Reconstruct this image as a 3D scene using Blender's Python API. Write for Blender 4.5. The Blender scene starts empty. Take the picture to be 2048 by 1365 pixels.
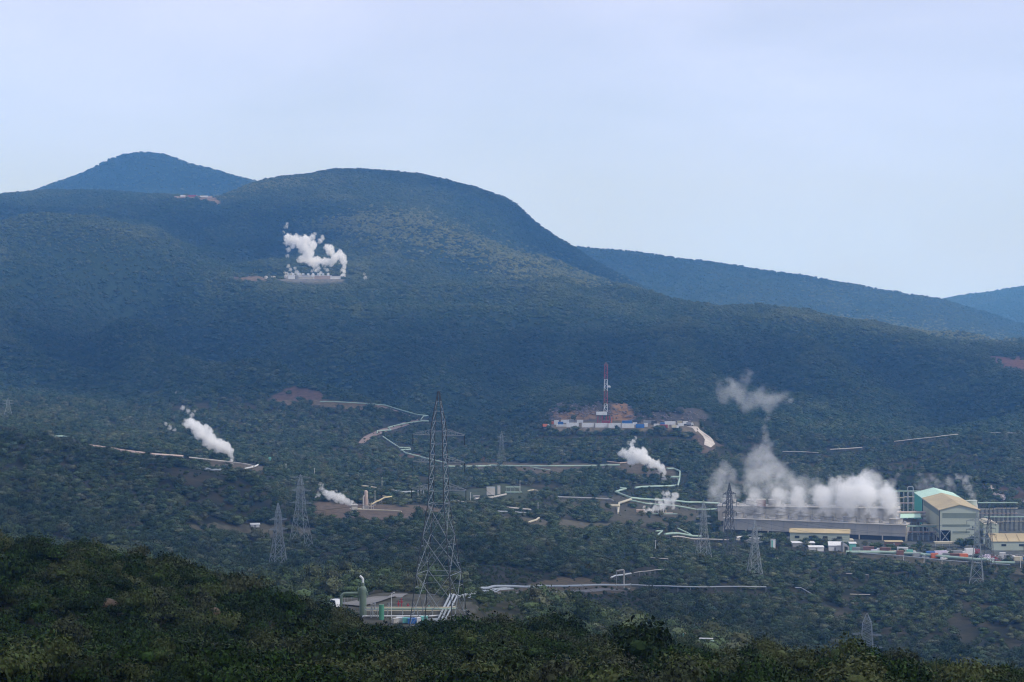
import bpy, math, random
import numpy as np
from mathutils import Vector, Matrix

# ------------------------------------------------------------------ camera, world, sun, exposure
scene = bpy.context.scene
F = 4300.0                       # focal length in pixels of the 2048 px wide picture
CX, CY = 1024.0, 682.5
YH = 560.0                       # row of the horizon
TH = math.atan((CY - YH) / F)    # the camera looks down by this angle
ZC = 200.0                       # height of the camera
cd = bpy.data.cameras.new('camera'); cam = bpy.data.objects.new('camera', cd)
scene.collection.objects.link(cam); scene.camera = cam
cam.location = (0, 0, ZC); cam.rotation_euler = (math.pi / 2 - TH, 0, 0)
cd.sensor_width = 36.0; cd.lens = F / 2048 * 36.0; cd.clip_start = 0.5; cd.clip_end = 40000

SUN_EL, SUN_AZ = math.radians(42), math.radians(118)     # azimuth clockwise from +Y (view direction)
world = bpy.data.worlds.new('World'); scene.world = world; world.use_nodes = True
wn, wl = world.node_tree.nodes, world.node_tree.links
wn.clear()
w_out = wn.new('ShaderNodeOutputWorld'); w_bg = wn.new('ShaderNodeBackground')
sky = wn.new('ShaderNodeTexSky'); sky.sky_type = 'NISHITA'; sky.sun_disc = False
sky.sun_elevation = SUN_EL; sky.sun_rotation = SUN_AZ; sky.altitude = 1900; sky.air_density = 1.0; sky.dust_density = 1.5; sky.ozone_density = 2.0
w_bg.inputs['Strength'].default_value = 0.10
tc = wn.new('ShaderNodeTexCoord'); mp = wn.new('ShaderNodeMapping'); mp.inputs['Scale'].default_value = (1, 1, 2.6)
ns = wn.new('ShaderNodeTexNoise'); ns.inputs['Scale'].default_value = 5.5; ns.inputs['Detail'].default_value = 5; ns.inputs['Roughness'].default_value = 0.5
ns.inputs['Distortion'].default_value = 0.4
rp = wn.new('ShaderNodeMapRange'); rp.inputs['From Min'].default_value = 0.30; rp.inputs['From Max'].default_value = 0.72
rp.inputs['To Min'].default_value = 0.66; rp.inputs['To Max'].default_value = 1.0
mx = wn.new('ShaderNodeMix'); mx.data_type = 'RGBA'
gr = wn.new('ShaderNodeValToRGB'); ge = gr.color_ramp.elements                 # the overcast layer: bluer low down, greyer overhead
ge[0].position = 0.0; ge[0].color = (.50, .71, 1.22, 1); ge[1].position = 1.0; ge[1].color = (.56, .60, .74, 1)
for pos_, c_ in ((.03, (.51, .69, 1.13, 1)), (.07, (.55, .69, 1.06, 1)), (.14, (.60, .67, .94, 1)), (.3, (.64, .68, .84, 1))):
    k_ = ge.new(pos_); k_.color = c_
sx = wn.new('ShaderNodeSeparateXYZ'); gm = wn.new('ShaderNodeMix'); gm.data_type = 'RGBA'; gm.blend_type = 'MULTIPLY'; gm.inputs['Factor'].default_value = 1; gm.inputs['B'].default_value = (12.4, 12.4, 12.4, 1)
wl.new(tc.outputs['Generated'], mp.inputs['Vector']); wl.new(mp.outputs[0], ns.inputs['Vector'])
wl.new(ns.outputs['Fac'], rp.inputs['Value']); wl.new(rp.outputs[0], mx.inputs['Factor'])
wl.new(tc.outputs['Generated'], sx.inputs[0]); wl.new(sx.outputs['Z'], gr.inputs[0]); wl.new(gr.outputs[0], gm.inputs['A']); gm.clamp_result = False
wl.new(gm.outputs['Result'], mx.inputs['B'])
wl.new(sky.outputs[0], mx.inputs['A']); wl.new(mx.outputs['Result'], w_bg.inputs['Color'])
wl.new(w_bg.outputs[0], w_out.inputs['Surface'])
sd = bpy.data.lights.new('sun', 'SUN'); sd.energy = 2.7; sd.angle = math.radians(3); sd.color = (1.0, 0.98, 0.965)
sun = bpy.data.objects.new('sun', sd); scene.collection.objects.link(sun)
sdir = Vector((math.sin(SUN_AZ) * math.cos(SUN_EL), math.cos(SUN_AZ) * math.cos(SUN_EL), math.sin(SUN_EL)))
sun.rotation_euler = sdir.to_track_quat('Z', 'Y').to_euler(); sun.location = (0, 0, 600)
vs = scene.view_settings; vs.view_transform = 'Standard'; vs.look = 'None'; vs.gamma = 1.0; vs.exposure = 0.0
cy = scene.cycles
cy.max_bounces = 16; cy.diffuse_bounces = 2; cy.glossy_bounces = 2; cy.transmission_bounces = 2
cy.volume_bounces = 14; cy.transparent_max_bounces = 8; cy.use_denoising = True
cy.volume_max_steps = 256; cy.use_adaptive_sampling = False; cy.filter_width = 1.15; cy.volume_step_rate = 0.5
HAZE = 1.0
RNG = np.random.default_rng(7); random.seed(7)
COL = scene.collection

# ------------------------------------------------------------------ pixel <-> place
def tdrop(row):                  # metres down per metre of depth for a picture row
    v = (np.asarray(row, float) - CY) / F
    return (math.sin(TH) + v * math.cos(TH)) / (math.cos(TH) - v * math.sin(TH))
def trow(t):
    t = np.asarray(t, float)
    return CY + F * (t * math.cos(TH) - math.sin(TH)) / (math.cos(TH) + t * math.sin(TH))
def at(px, row, D):
    u, v = (px - CX) / F, (row - CY) / F
    dy = math.cos(TH) - v * math.sin(TH)
    return Vector((u * D / dy, D, ZC - D * (math.sin(TH) + v * math.cos(TH)) / dy))

def vnoise(x, y, seed=0):
    xi, yi = np.floor(x).astype(np.int64), np.floor(y).astype(np.int64)
    fx, fy = x - xi, y - yi
    fx = fx * fx * (3 - 2 * fx); fy = fy * fy * (3 - 2 * fy)
    def h(a, b):
        n = (a * 374761393 + b * 668265263 + seed * 144665) & 0x7fffffff
        n = ((n ^ (n >> 13)) * 1274126177) & 0x7fffffff
        return ((n ^ (n >> 16)) & 0xffff) / 65535.0
    return (h(xi, yi) * (1 - fx) + h(xi + 1, yi) * fx) * (1 - fy) + (h(xi, yi + 1) * (1 - fx) + h(xi + 1, yi + 1) * fx) * fy
def fbm(x, y, oct=4, seed=0):
    s, a, n = 0, 1.0, 0
    for k in range(oct):
        s = s + a * vnoise(x * 2 ** k + 17.3 * k, y * 2 ** k - 9.1 * k, seed + k); n += a; a *= 0.5
    return s / n

# ------------------------------------------------------------------ terrain table: picture row of the ground at each depth
KN = [
 (2,    [(0, 1500), (2048, 1500)]),
 (8,    [(0, 1480), (2048, 1480)]),
 (60,   [(0, 1440), (2048, 1450)]),
 (120,  [(-900, 1380), (0, 1390), (1000, 1400), (2048, 1410)]),
 (185,  [(-900, 1250), (0, 1258), (300, 1280), (550, 1308), (700, 1338), (800, 1332), (1100, 1338), (1500, 1366), (2048, 1410)]),
 (240,  [(-900, 1090), (0, 1112), (100, 1118), (200, 1136), (320, 1152), (430, 1184), (550, 1222), (640, 1250), (720, 1282), (742, 1290), (775, 1304),
         (900, 1300), (1000, 1292), (1100, 1292), (1200, 1320), (1300, 1338), (1400, 1350), (1500, 1356), (1600, 1364), (1750, 1376), (1850, 1378), (2048, 1412), (2900, 1490)]),
 (330,  [(0, 1215), (500, 1300), (750, 1340), (1000, 1345), (1500, 1420), (2048, 1500)]),
 (450,  [(0, 1215), (250, 1235), (500, 1262), (750, 1268), (880, 1262), (1000, 1278), (1250, 1300), (1370, 1302), (1500, 1360), (1750, 1440), (2048, 1500)]),
 (520,  [(0, 1190), (500, 1245), (750, 1225), (900, 1225), (1000, 1255), (1250, 1292), (1370, 1296), (1500, 1350), (1750, 1440), (2048, 1480)]),
 (600,  [(0, 1150), (250, 1180), (500, 1222), (750, 1195), (900, 1192), (1000, 1214), (1250, 1275), (1500, 1335), (1750, 1425), (2048, 1440)]),
 (800,  [(0, 1085), (250, 1120), (500, 1180), (750, 1170), (1000, 1183), (1250, 1232), (1500, 1290), (1750, 1375), (2048, 1380)]),
 (950,  [(0, 1010), (250, 1065), (500, 1150), (750, 1150), (1000, 1138), (1250, 1188), (1500, 1238), (1750, 1305), (2048, 1310)]),
 (1100, [(0, 925), (250, 985), (500, 1095), (750, 1085), (1000, 1092), (1250, 1135), (1500, 1178), (1750, 1222), (2048, 1215)]),
 (1230, [(-900, 860), (0, 868), (120, 892), (250, 918), (400, 938), (500, 958), (600, 1025), (750, 1030), (1000, 1060), (1250, 1095), (1500, 1128), (1750, 1155), (2048, 1152)]),
 (1350, [(0, 885), (250, 925), (400, 940), (500, 952), (600, 1003), (750, 1008), (1000, 1028), (1250, 1058), (1500, 1095), (1750, 1101), (2048, 1103)]),
 (1500, [(0, 868), (250, 900), (500, 930), (750, 972), (1000, 990), (1250, 1010), (1500, 1049), (1750, 1052), (2048, 1052)]),
 (1700, [(0, 842), (250, 872), (500, 895), (750, 925), (900, 945), (1000, 948), (1250, 952), (1500, 990), (1750, 995), (2048, 992)]),
 (1850, [(0, 822), (250, 848), (500, 865), (750, 885), (900, 912), (1000, 912), (1100, 893), (1250, 890), (1400, 905), (1500, 940), (1750, 940), (2048, 930)]),
 (1940, [(0, 808), (250, 832), (500, 842), (750, 848), (900, 885), (1000, 885), (1080, 860), (1250, 858), (1400, 862), (1480, 905), (1750, 912), (2048, 900)]),
 (2010, [(0, 795), (250, 818), (500, 812), (750, 822), (900, 860), (1000, 866), (1080, 850), (1250, 845), (1400, 848), (1480, 880), (1750, 888), (2048, 872)]),
 (2060, [(0, 785), (250, 808), (500, 798), (750, 805), (900, 840), (1000, 848), (1080, 825), (1180, 800), (1250, 806), (1400, 815), (1480, 860), (1750, 870), (2048, 860)]),
 (2250, [(0, 725), (250, 745), (500, 742), (600, 745), (700, 790), (850, 790), (1000, 785), (1250, 765), (1500, 800), (1750, 815), (2048, 800)]),
 (2600, [(0, 635), (250, 655), (350, 660), (450, 690), (560, 700), (750, 690), (1000, 690), (1250, 700), (1500, 725), (1750, 750), (1900, 765), (2048, 742)]),
 (3000, [(0, 525), (150, 530), (250, 575), (330, 590), (500, 590), (750, 600), (1000, 615), (1250, 632), (1500, 662), (1750, 690), (1900, 706), (2048, 706)]),
 (3300, [(0, 459), (100, 456), (200, 464), (300, 495), (500, 545), (570, 557), (740, 563), (1000, 574), (1300, 600), (1500, 630), (1650, 655), (1800, 671), (1900, 681), (2048, 686), (2900, 720)]),
 (3600, [(0, 452), (250, 462), (500, 502), (740, 535), (900, 552), (1000, 560), (1100, 574), (1300, 622), (1500, 660), (2048, 700)]),
 (3950, [(0, 420), (250, 425), (500, 455), (740, 440), (900, 458), (1000, 487), (1100, 527), (1200, 560), (1300, 596), (1500, 665), (2048, 700)]),
 (4200, [(0, 402), (250, 396), (400, 403), (450, 410), (560, 400), (750, 400), (900, 440), (1000, 492), (1100, 540), (1200, 575), (1300, 610), (1500, 665), (2048, 702)]),
 (4700, [(-900, 430), (0, 395), (100, 383), (200, 376), (280, 382), (350, 396), (440, 396), (515, 368), (560, 360), (630, 352), (690, 343), (760, 345), (850, 355), (950, 378),
         (1020, 405), (1060, 440), (1100, 470), (1150, 497), (1200, 532), (1300, 585), (1400, 640), (1500, 665), (2048, 698)]),
 (5300, [(0, 440), (500, 430), (750, 420), (1000, 470), (1100, 540), (1200, 600), (1300, 612), (1500, 650), (1600, 645), (1750, 660), (1900, 680), (2048, 688)]),
 (5900, [(0, 420), (500, 430), (750, 440), (1000, 480), (1150, 540), (1300, 560), (1500, 590), (1640, 605), (1800, 636), (1900, 650), (2048, 672)]),
 (6400, [(0, 400), (500, 420), (750, 440), (1000, 480), (1150, 497), (1230, 505), (1300, 513), (1400, 523), (1500, 540), (1640, 560), (1750, 582), (1830, 596), (1900, 606), (2000, 632), (2048, 650), (2900, 700)]),
 (6900, [(-900, 460), (0, 396), (80, 382), (150, 357), (230, 315), (255, 307), (285, 303), (330, 312), (380, 331), (450, 345), (515, 368), (600, 400), (1000, 510), (1150, 530), (1500, 585), (1800, 650), (2048, 690)]),
 (8000, [(0, 460), (500, 470), (1000, 540), (1500, 600), (1870, 650), (2048, 630)]),
 (9500, [(0, 520), (1000, 560), (1600, 640), (1800, 625), (1870, 602), (1950, 590), (2048, 575), (2300, 540), (2900, 600)]),
 (12500, [(-900, 600), (2900, 600)]),
]
CG = np.arange(-900, 2951, 8.0)
def build_rows():
    k = np.exp(-0.5 * (np.arange(-4, 5) / 1.6) ** 2); k /= k.sum()
    R = []
    for d, pts in KN:
        r = np.interp(CG, [p[0] for p in pts], [p[1] for p in pts])
        e = np.pad(r, 4, mode='edge'); R.append(np.convolve(e, k, 'valid'))
    T = tdrop(np.array(R)); X = np.array([k_[0] for k_ in KN], float)
    DG = np.concatenate([np.geomspace(4, 100, 26)[:-1], np.arange(100, 600, 3.5), np.arange(600, 2150, 5.0), np.arange(2150, 4900, 12.0), np.arange(4900, 9600, 35.0), np.arange(9600, 12500, 400.0), [12500]])
    h = np.diff(X)[:, None]; dl = np.diff(T, axis=0) / h            # monotone cubic through the knots
    m = np.zeros_like(T); w1 = 2 * h[1:] + h[:-1]; w2 = h[1:] + 2 * h[:-1]
    same = dl[1:] * dl[:-1] > 0
    with np.errstate(divide='ignore', invalid='ignore'):
        hm = (w1 + w2) / (w1 / dl[:-1] + w2 / dl[1:])
    m[1:-1] = np.where(same, hm, 0); m[0] = dl[0]; m[-1] = dl[-1]
    i = np.clip(np.searchsorted(X, DG, 'right') - 1, 0, len(X) - 2)
    hh = h[i]; t = ((DG - X[i])[:, None]) / hh
    G = (2*t**3 - 3*t**2 + 1) * T[i] + (t**3 - 2*t**2 + t) * hh * m[i] + (-2*t**3 + 3*t**2) * T[i+1] + (t**3 - t**2) * hh * m[i+1]
    return DG, G
DG, TG = build_rows()
XG = (CG[None, :] - CX) / F * DG[:, None]; YG = np.repeat(DG[:, None], len(CG), 1)
ZG = ZC - TG * DG[:, None]
def smooth(a, b, x):
    t = np.clip((x - a) / (b - a), 0, 1); return t * t * (3 - 2 * t)
# relief: gullies on the slopes, gentle bumps in the valley
hillw = smooth(1950, 2300, YG)
quiet = 1 - .9 * np.exp(-(((CG[None, :] - 620) / 130) ** 2 + ((YG - 3150) / 260) ** 2))
rid = 1 - np.abs(2 * fbm(XG / 420 + 3, YG / 700, 4, 5) - 1)
rid2 = 1 - np.abs(2 * fbm(XG / 150 + 8, YG / 330, 3, 9) - 1)
ZG += quiet * hillw * ((rid - 0.72) * 66 + (rid2 - 0.7) * 24) * (1 - 0.72 * smooth(3500, 4700, YG))
ZG += (1 - hillw) * smooth(420, 1000, YG) * (fbm(XG / 130, YG / 130, 4, 21) - 0.5) * 7
ZG += (1 - smooth(240, 330, YG)) * smooth(60, 130, YG) * (fbm(XG / 22, YG / 22, 3, 31) - 0.5) * 3.0
GULLY = []
def carve(path, depth, width):
    global ZG; GULLY.append(([((p[0] - CX) / F * p[1], p[1]) for p in path], width))
    best = np.full(XG.shape, 1e9)
    P = [((p[0] - CX) / F * p[1], p[1]) for p in path]
    for (x0, y0), (x1, y1) in zip(P[:-1], P[1:]):
        dx, dy = x1 - x0, y1 - y0; t = np.clip(((XG - x0) * dx + (YG - y0) * dy) / (dx*dx + dy*dy), 0, 1)
        best = np.minimum(best, np.hypot(XG - x0 - t * dx, YG - y0 - t * dy))
    ZG -= depth * np.exp(-(best / width) ** 2)
carve([(250, 3050), (290, 2850), (400, 2600), (480, 2420), (620, 2280), (740, 2180)], 70, 80)
carve([(250, 2640), (330, 2480), (430, 2330), (540, 2220), (660, 2130)], -30, 58); GULLY.pop()
carve([(60, 2900), (120, 2650), (170, 2400)], 34, 60)
carve([(960, 2250), (1010, 2500), (1060, 2800)], 26, 55)
carve([(750, 2330), (860, 2600), (930, 2800)], 26, 50)
carve([(1560, 2420), (1500, 2700), (1530, 2950)], 24, 55)
carve([(1180, 2350), (1230, 2600), (1200, 2900)], 20, 55)
carve([(480, 3500), (560, 3750), (600, 4000)], 30, 80)
carve([(330, 3600), (380, 3900), (440, 4150)], 26, 70)
carve([(1040, 4150), (1130, 4350), (1090, 4600)], 30, 80)
carve([(1930, 2300), (1890, 2500), (1800, 2750), (1740, 2950)], 42, 65)
carve([(120, 2450), (200, 2700), (240, 2900)], 12, 50)
# level pads cut into the ground: (px range, depth range, height or None, blend px, blend metres)
def pad(c0, c1, d0, d1, z, bc=30, bd=30):
    global ZG
    C = np.repeat(CG[None, :], len(DG), 0)
    w = smooth(c0 - bc, c0, C) * (1 - smooth(c1, c1 + bc, C)) * smooth(d0 - bd, d0, YG) * (1 - smooth(d1, d1 + bd, YG))
    ZG = ZG * (1 - w) + z * w
pad(1410, 2950, 1290, 1560, ZC - 170.5, 60, 70)      # power station yard
pad(1085, 1395, 1925, 2005, ZC - 133.0, 14, 12)      # drilling pad
pad(675, 945, 470, 540, ZC - 80.5, 30, 25)           # near well pad
pad(655, 800, 1270, 1330, ZC - 139.5, 25, 20)        # well pad with the tall silencer
pad(480, 700, 3170, 3290, ZC + 1.0, 20, 30)          # station on the hillside

def gz(x, y):
    x = np.asarray(x, float); y = np.asarray(y, float)
    c = np.clip(((CX + F * x / y) - CG[0]) / 8.0, 0, len(CG) - 1.001)
    d = np.clip(np.interp(y, DG, np.arange(len(DG))), 0, len(DG) - 1.001)
    ci, di = c.astype(int), d.astype(int); fc, fd = c - ci, d - di
    return (ZG[di, ci] * (1 - fc) + ZG[di, ci+1] * fc) * (1 - fd) + (ZG[di+1, ci] * (1 - fc) + ZG[di+1, ci+1] * fc) * fd
def proj(x, y, z):
    a = np.asarray(z, float) - ZC; f_ = y * math.cos(TH) - a * math.sin(TH); u_ = y * math.sin(TH) + a * math.cos(TH)
    return CX + F * x / f_, CY - F * u_ / f_
PXG, RWG = proj(XG, YG, ZG)
_v = DG > 100
CM = np.full(RWG.shape, 1e9); CM[_v] = np.minimum.accumulate(RWG[_v], axis=0)
def hit(px, row, dmin=100, dmax=12000):
    """the nearest place on the ground that shows at this pixel"""
    c = px
    col = np.clip((c - CG[0]) / 8.0, 0, len(CG) - 1.001); i = int(col); f_ = col - i
    r = RWG[:, i] * (1 - f_) + RWG[:, i+1] * f_
    ok = np.where((DG >= dmin) & (DG <= dmax) & (r <= row))[0]
    if len(ok) == 0: D = dmax
    else:
        k = ok[0]
        D = DG[k] if k == 0 or r[k-1] <= row else DG[k-1] + (DG[k] - DG[k-1]) * (r[k-1] - row) / (r[k-1] - r[k] + 1e-9)
    x = at(px, row, D).x
    return Vector((x, D, float(gz(x, D))))
def gp(px, D, dz=0.0):
    """on the ground in column px at depth D"""
    x = (px - CX) / F * D
    return Vector((x, D, float(gz(x, D)) + dz))

# clearings, drawn where they lie: polygon (px, row), colour, share of trees left, depth range
CLEAR = [
 ([(640, 1188), (700, 1196), (800, 1182), (870, 1190), (960, 1215), (940, 1250), (800, 1250), (700, 1248), (650, 1225)], (.13, .115, .10), 0.05, (400, 700)),
 ([(1040, 1176), (1100, 1160), (1150, 1152), (1205, 1163), (1262, 1176), (1262, 1186), (960, 1192)], (.20, .14, .085), .05, (600, 1100)),
 ([(355, 1055), (400, 1050), (480, 1050), (560, 1048), (640, 1058), (640, 1068), (590, 1078), (470, 1072), (355, 1062)], (.17, .14, .10), .03, (700, 1300)),
 ([(625, 1020), (640, 1002), (700, 1008), (765, 1010), (860, 1012), (900, 1022), (880, 1030), (855, 1038), (760, 1040), (690, 1033), (650, 1040)], (.19, .13, .10), 0, (1100, 1500)),
 ([(930, 1030), (1000, 1035), (1100, 1040), (1240, 1048), (1250, 1060), (1160, 1060), (1090, 1052), (980, 1044)], (.16, .13, .09), .02, (1100, 1500)),
 ([(890, 985), (940, 980), (1010, 968), (1060, 975), (1110, 985), (1040, 1003), (930, 1005)], (.09, .10, .06), .05, (1200, 1700)),
 ([(780, 960), (860, 975), (900, 985), (860, 990), (790, 970)], (.10, .095, .06), .1, (1200, 1700)),
 ([(890, 930), (1000, 926), (1240, 928), (1260, 938), (1160, 945), (1110, 955), (1070, 956), (1040, 945), (900, 942)], (.17, .13, .10), .05, (1400, 1900)),
 ([(1220, 925), (1290, 925), (1350, 935), (1345, 960), (1310, 958), (1240, 945)], (.15, .115, .09), .1, (1400, 1900)),
 ([(1190, 995), (1250, 990), (1300, 1005), (1400, 1010), (1410, 1040), (1330, 1055), (1240, 1045), (1200, 1030)], (.13, .11, .085), .12, (1200, 1600)),
 ([(1080, 985), (1110, 988), (1180, 1010), (1160, 1020), (1120, 1005)], (.12, .105, .075), .3, (1200, 1600)),
 ([(1440, 1075), (1560, 1078), (1700, 1096), (1800, 1102), (2048, 1130), (2200, 1140), (2200, 990), (1960, 990), (1900, 1040), (1440, 1040)], (.16, .155, .15), .0, (1290, 1600)),
 ([(560, 800), (610, 800), (700, 802), (790, 812), (780, 818), (700, 820), (640, 812), (545, 808)], (.24, .165, .10), 0, (1900, 2200)),
 ([(540, 802), (560, 785), (590, 774), (640, 784), (670, 792), (640, 800)], (.19, .11, .09), .03, (1900, 2300)),
 ([(1085, 845), (1110, 808), (1140, 800), (1180, 815), (1200, 805), (1230, 798), (1265, 810), (1290, 830), (1400, 808), (1420, 835), (1395, 850), (1090, 862)], (.17, .135, .115), .42, (1900, 2120)),
 ([(1222, 838), (1228, 806), (1245, 800), (1262, 812), (1275, 836), (1250, 842)], (.55, .28, .14), .03, (1900, 2130)),
 ([(1110, 826), (1190, 822), (1192, 840), (1112, 841)], (.42, .24, .14), .08, (1900, 2120)),
 ([(1100, 842), (1100, 862), (1400, 862), (1400, 842)], (.26, .20, .15), 0, (1900, 2030)),
 ([(1380, 870), (1400, 862), (1440, 890), (1420, 912), (1395, 905)], (.18, .12, .09), .35, (1700, 2050)),
 ([(1968, 713), (2048, 716), (2100, 720), (2100, 745), (2048, 741), (2010, 733)], (.24, .11, .075), .02, (2200, 3100)),
 ([(108, 882), (140, 885), (200, 902), (310, 912), (420, 920), (470, 925), (540, 935), (520, 945), (440, 940), (300, 920), (200, 912), (130, 892)], (.17, .13, .10), .08, (1200, 1700)),
 ([(320, 905), (350, 910), (420, 920), (380, 915)], (.25, .13, .08), .1, (1200, 1700)),
 ([(700, 905), (800, 915), (1000, 925), (980, 915), (900, 910)], (.16, .10, .08), .5, (1500, 2000)),
 ([(345, 398), (360, 391), (400, 391), (430, 393), (440, 404), (436, 412), (425, 402), (380, 397)], (.30, .20, .14), .02, (3900, 4900)),
 ([(460, 554), (520, 553), (560, 556), (555, 562), (470, 562)], (.25, .17, .12), .1, (2900, 3500)),
 ([(565, 553), (690, 553), (690, 564), (565, 564)], (.25, .22, .2), .0, (2900, 3500)),
 ([(1950, 965), (2048, 975), (2200, 990), (2200, 1015), (1990, 1010)], (.12, .075, .065), .25, (1400, 1900)),
 ([(1640, 1098), (1800, 1112), (2048, 1140), (2048, 1150), (1800, 1130), (1700, 1118)], (.14, .115, .08), .35, (1150, 1400)),
 ([(505, 1300), (560, 1285), (640, 1290), (760, 1290), (700, 1320), (560, 1318)], (.17, .15, .15), .45, (100, 300)),
]
def inpoly(px, py, poly):
    ins = np.zeros(np.shape(px), bool); n = len(poly)
    for i in range(n):
        (x0, y0), (x1, y1) = poly[i], poly[(i + 1) % n]
        if y0 == y1: continue
        ins ^= ((y0 > py) != (y1 > py)) & (px < (x1 - x0) * (py - y0) / (y1 - y0) + x0)
    return ins
def clearing(px, row, D):
    """(index of the clearing or -1)"""
    out = np.full(np.shape(px), -1); xw = (px - CX) * D / F
    kk = np.clip(1400 / D, .3, 2.5)
    px = px + (fbm(xw / 16, D / 30, 3, 61) - .5) * 34 * kk; row = row + (fbm(xw / 13, D / 26, 3, 63) - .5) * 9 * kk
    for i, (poly, c, s, (d0, d1)) in enumerate(CLEAR):
        xs = [p[0] for p in poly]; ys = [p[1] for p in poly]
        m = (px > min(xs)) & (px < max(xs)) & (row > min(ys)) & (row < max(ys)) & (D > d0) & (D < d1)
        if m.any():
            k = np.where(m)[0] if np.ndim(px) == 1 else None
            if k is not None: out[k[inpoly(px[k], row[k], poly)]] = i
            else: out[m & inpoly(px, row, poly)] = i
    return out

# ------------------------------------------------------------------ materials
MATS = {}
def node_mat(name, build):
    if name in MATS: return MATS[name]
    m = bpy.data.materials.new(name); m.use_nodes = True
    n, l = m.node_tree.nodes, m.node_tree.links
    build(m, n, l, n['Principled BSDF']); MATS[name] = m; return m
def paint(name, col, rough=0.6, metal=0.0, var=0.12, scale=0.6, dirt=0.0, streak=False):
    def b(m, n, l, p):
        p.inputs['Roughness'].default_value = rough; p.inputs['Metallic'].default_value = metal
        g = n.new('ShaderNodeNewGeometry'); tx = n.new('ShaderNodeTexNoise'); tx.inputs['Scale'].default_value = scale; tx.inputs['Detail'].default_value = 4
        mpn = n.new('ShaderNodeMapping'); mpn.inputs['Scale'].default_value = (1, 1, 0.25 if streak else 1)
        l.new(g.outputs['Position'], mpn.inputs[0]); l.new(mpn.outputs[0], tx.inputs['Vector'])
        r = n.new('ShaderNodeMapRange'); r.inputs['From Min'].default_value = .3; r.inputs['From Max'].default_value = .7
        r.inputs['To Min'].default_value = 1 - var; r.inputs['To Max'].default_value = 1 + var
        l.new(tx.outputs['Fac'], r.inputs['Value'])
        mix = n.new('ShaderNodeMix'); mix.data_type = 'RGBA'; mix.blend_type = 'MULTIPLY'; mix.inputs['Factor'].default_value = 1
        mix.inputs['A'].default_value = (*col, 1); l.new(r.outputs[0], mix.inputs['B']); l.new(mix.outputs['Result'], p.inputs['Base Color'])
        if dirt:
            m2 = n.new('ShaderNodeMix'); m2.data_type = 'RGBA'; m2.inputs['B'].default_value = (.16, .11, .07, 1)
            t2 = n.new('ShaderNodeTexNoise'); t2.inputs['Scale'].default_value = scale * .5; t2.inputs['Detail'].default_value = 6; l.new(mpn.outputs[0], t2.inputs['Vector'])
            r2 = n.new('ShaderNodeMapRange'); r2.inputs['From Min'].default_value = .5; r2.inputs['From Max'].default_value = .75; r2.inputs['To Max'].default_value = dirt
            l.new(t2.outputs['Fac'], r2.inputs['Value']); l.new(r2.outputs[0], m2.inputs['Factor']); l.new(mix.outputs['Result'], m2.inputs['A'])
            l.new(m2.outputs['Result'], p.inputs['Base Color'])
    return node_mat(name, b)

def ground_build(m, n, l, p):
    p.inputs['Roughness'].default_value = 0.95; p.inputs['Specular IOR Level'].default_value = 0.1
    a = n.new('ShaderNodeAttribute'); a.attribute_name = 'soil'
    g = n.new('ShaderNodeNewGeometry')
    t1 = n.new('ShaderNodeTexNoise'); t1.inputs['Scale'].default_value = 0.035; t1.inputs['Detail'].default_value = 8; t1.inputs['Roughness'].default_value = .65
    l.new(g.outputs['Position'], t1.inputs['Vector'])
    cr = n.new('ShaderNodeValToRGB'); e = cr.color_ramp.elements
    e[0].position = .42; e[0].color = (.018, .021, .011, 1); e[1].position = .66; e[1].color = (.060, .052, .033, 1)
    l.new(t1.outputs['Fac'], cr.inputs[0])
    t2 = n.new('ShaderNodeTexNoise'); t2.inputs['Scale'].default_value = 0.25; t2.inputs['Detail'].default_value = 6; l.new(g.outputs['Position'], t2.inputs['Vector'])
    # ragged edge of the bare soil
    ad = n.new('ShaderNodeMath'); ad.operation = 'ADD'; l.new(a.outputs['Alpha'], ad.inputs[0])
    sb = n.new('ShaderNodeMapRange'); sb.inputs['To Min'].default_value = -.42; sb.inputs['To Max'].default_value = .42; l.new(t2.outputs['Fac'], sb.inputs['Value']); l.new(sb.outputs[0], ad.inputs[1])
    rr = n.new('ShaderNodeMapRange'); rr.inputs['From Min'].default_value = .38; rr.inputs['From Max'].default_value = .55; l.new(ad.outputs[0], rr.inputs['Value'])
    v = n.new('ShaderNodeMapRange'); v.inputs['From Min'].default_value = .3; v.inputs['From Max'].default_value = .7; v.inputs['To Min'].default_value = .6; v.inputs['To Max'].default_value = 1.3
    l.new(t2.outputs['Fac'], v.inputs['Value'])
    mu = n.new('ShaderNodeMix'); mu.data_type = 'RGBA'; mu.blend_type = 'MULTIPLY'; mu.inputs['Factor'].default_value = 1
    l.new(a.outputs['Color'], mu.inputs['A']); l.new(v.outputs[0], mu.inputs['B'])
    mi = n.new('ShaderNodeMix'); mi.data_type = 'RGBA'; l.new(rr.outputs[0], mi.inputs['Factor']); l.new(cr.outputs[0], mi.inputs['A']); l.new(mu.outputs['Result'], mi.inputs['B'])
    l.new(mi.outputs['Result'], p.inputs['Base Color'])
GROUND = node_mat('ground_soil', ground_build)

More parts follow.
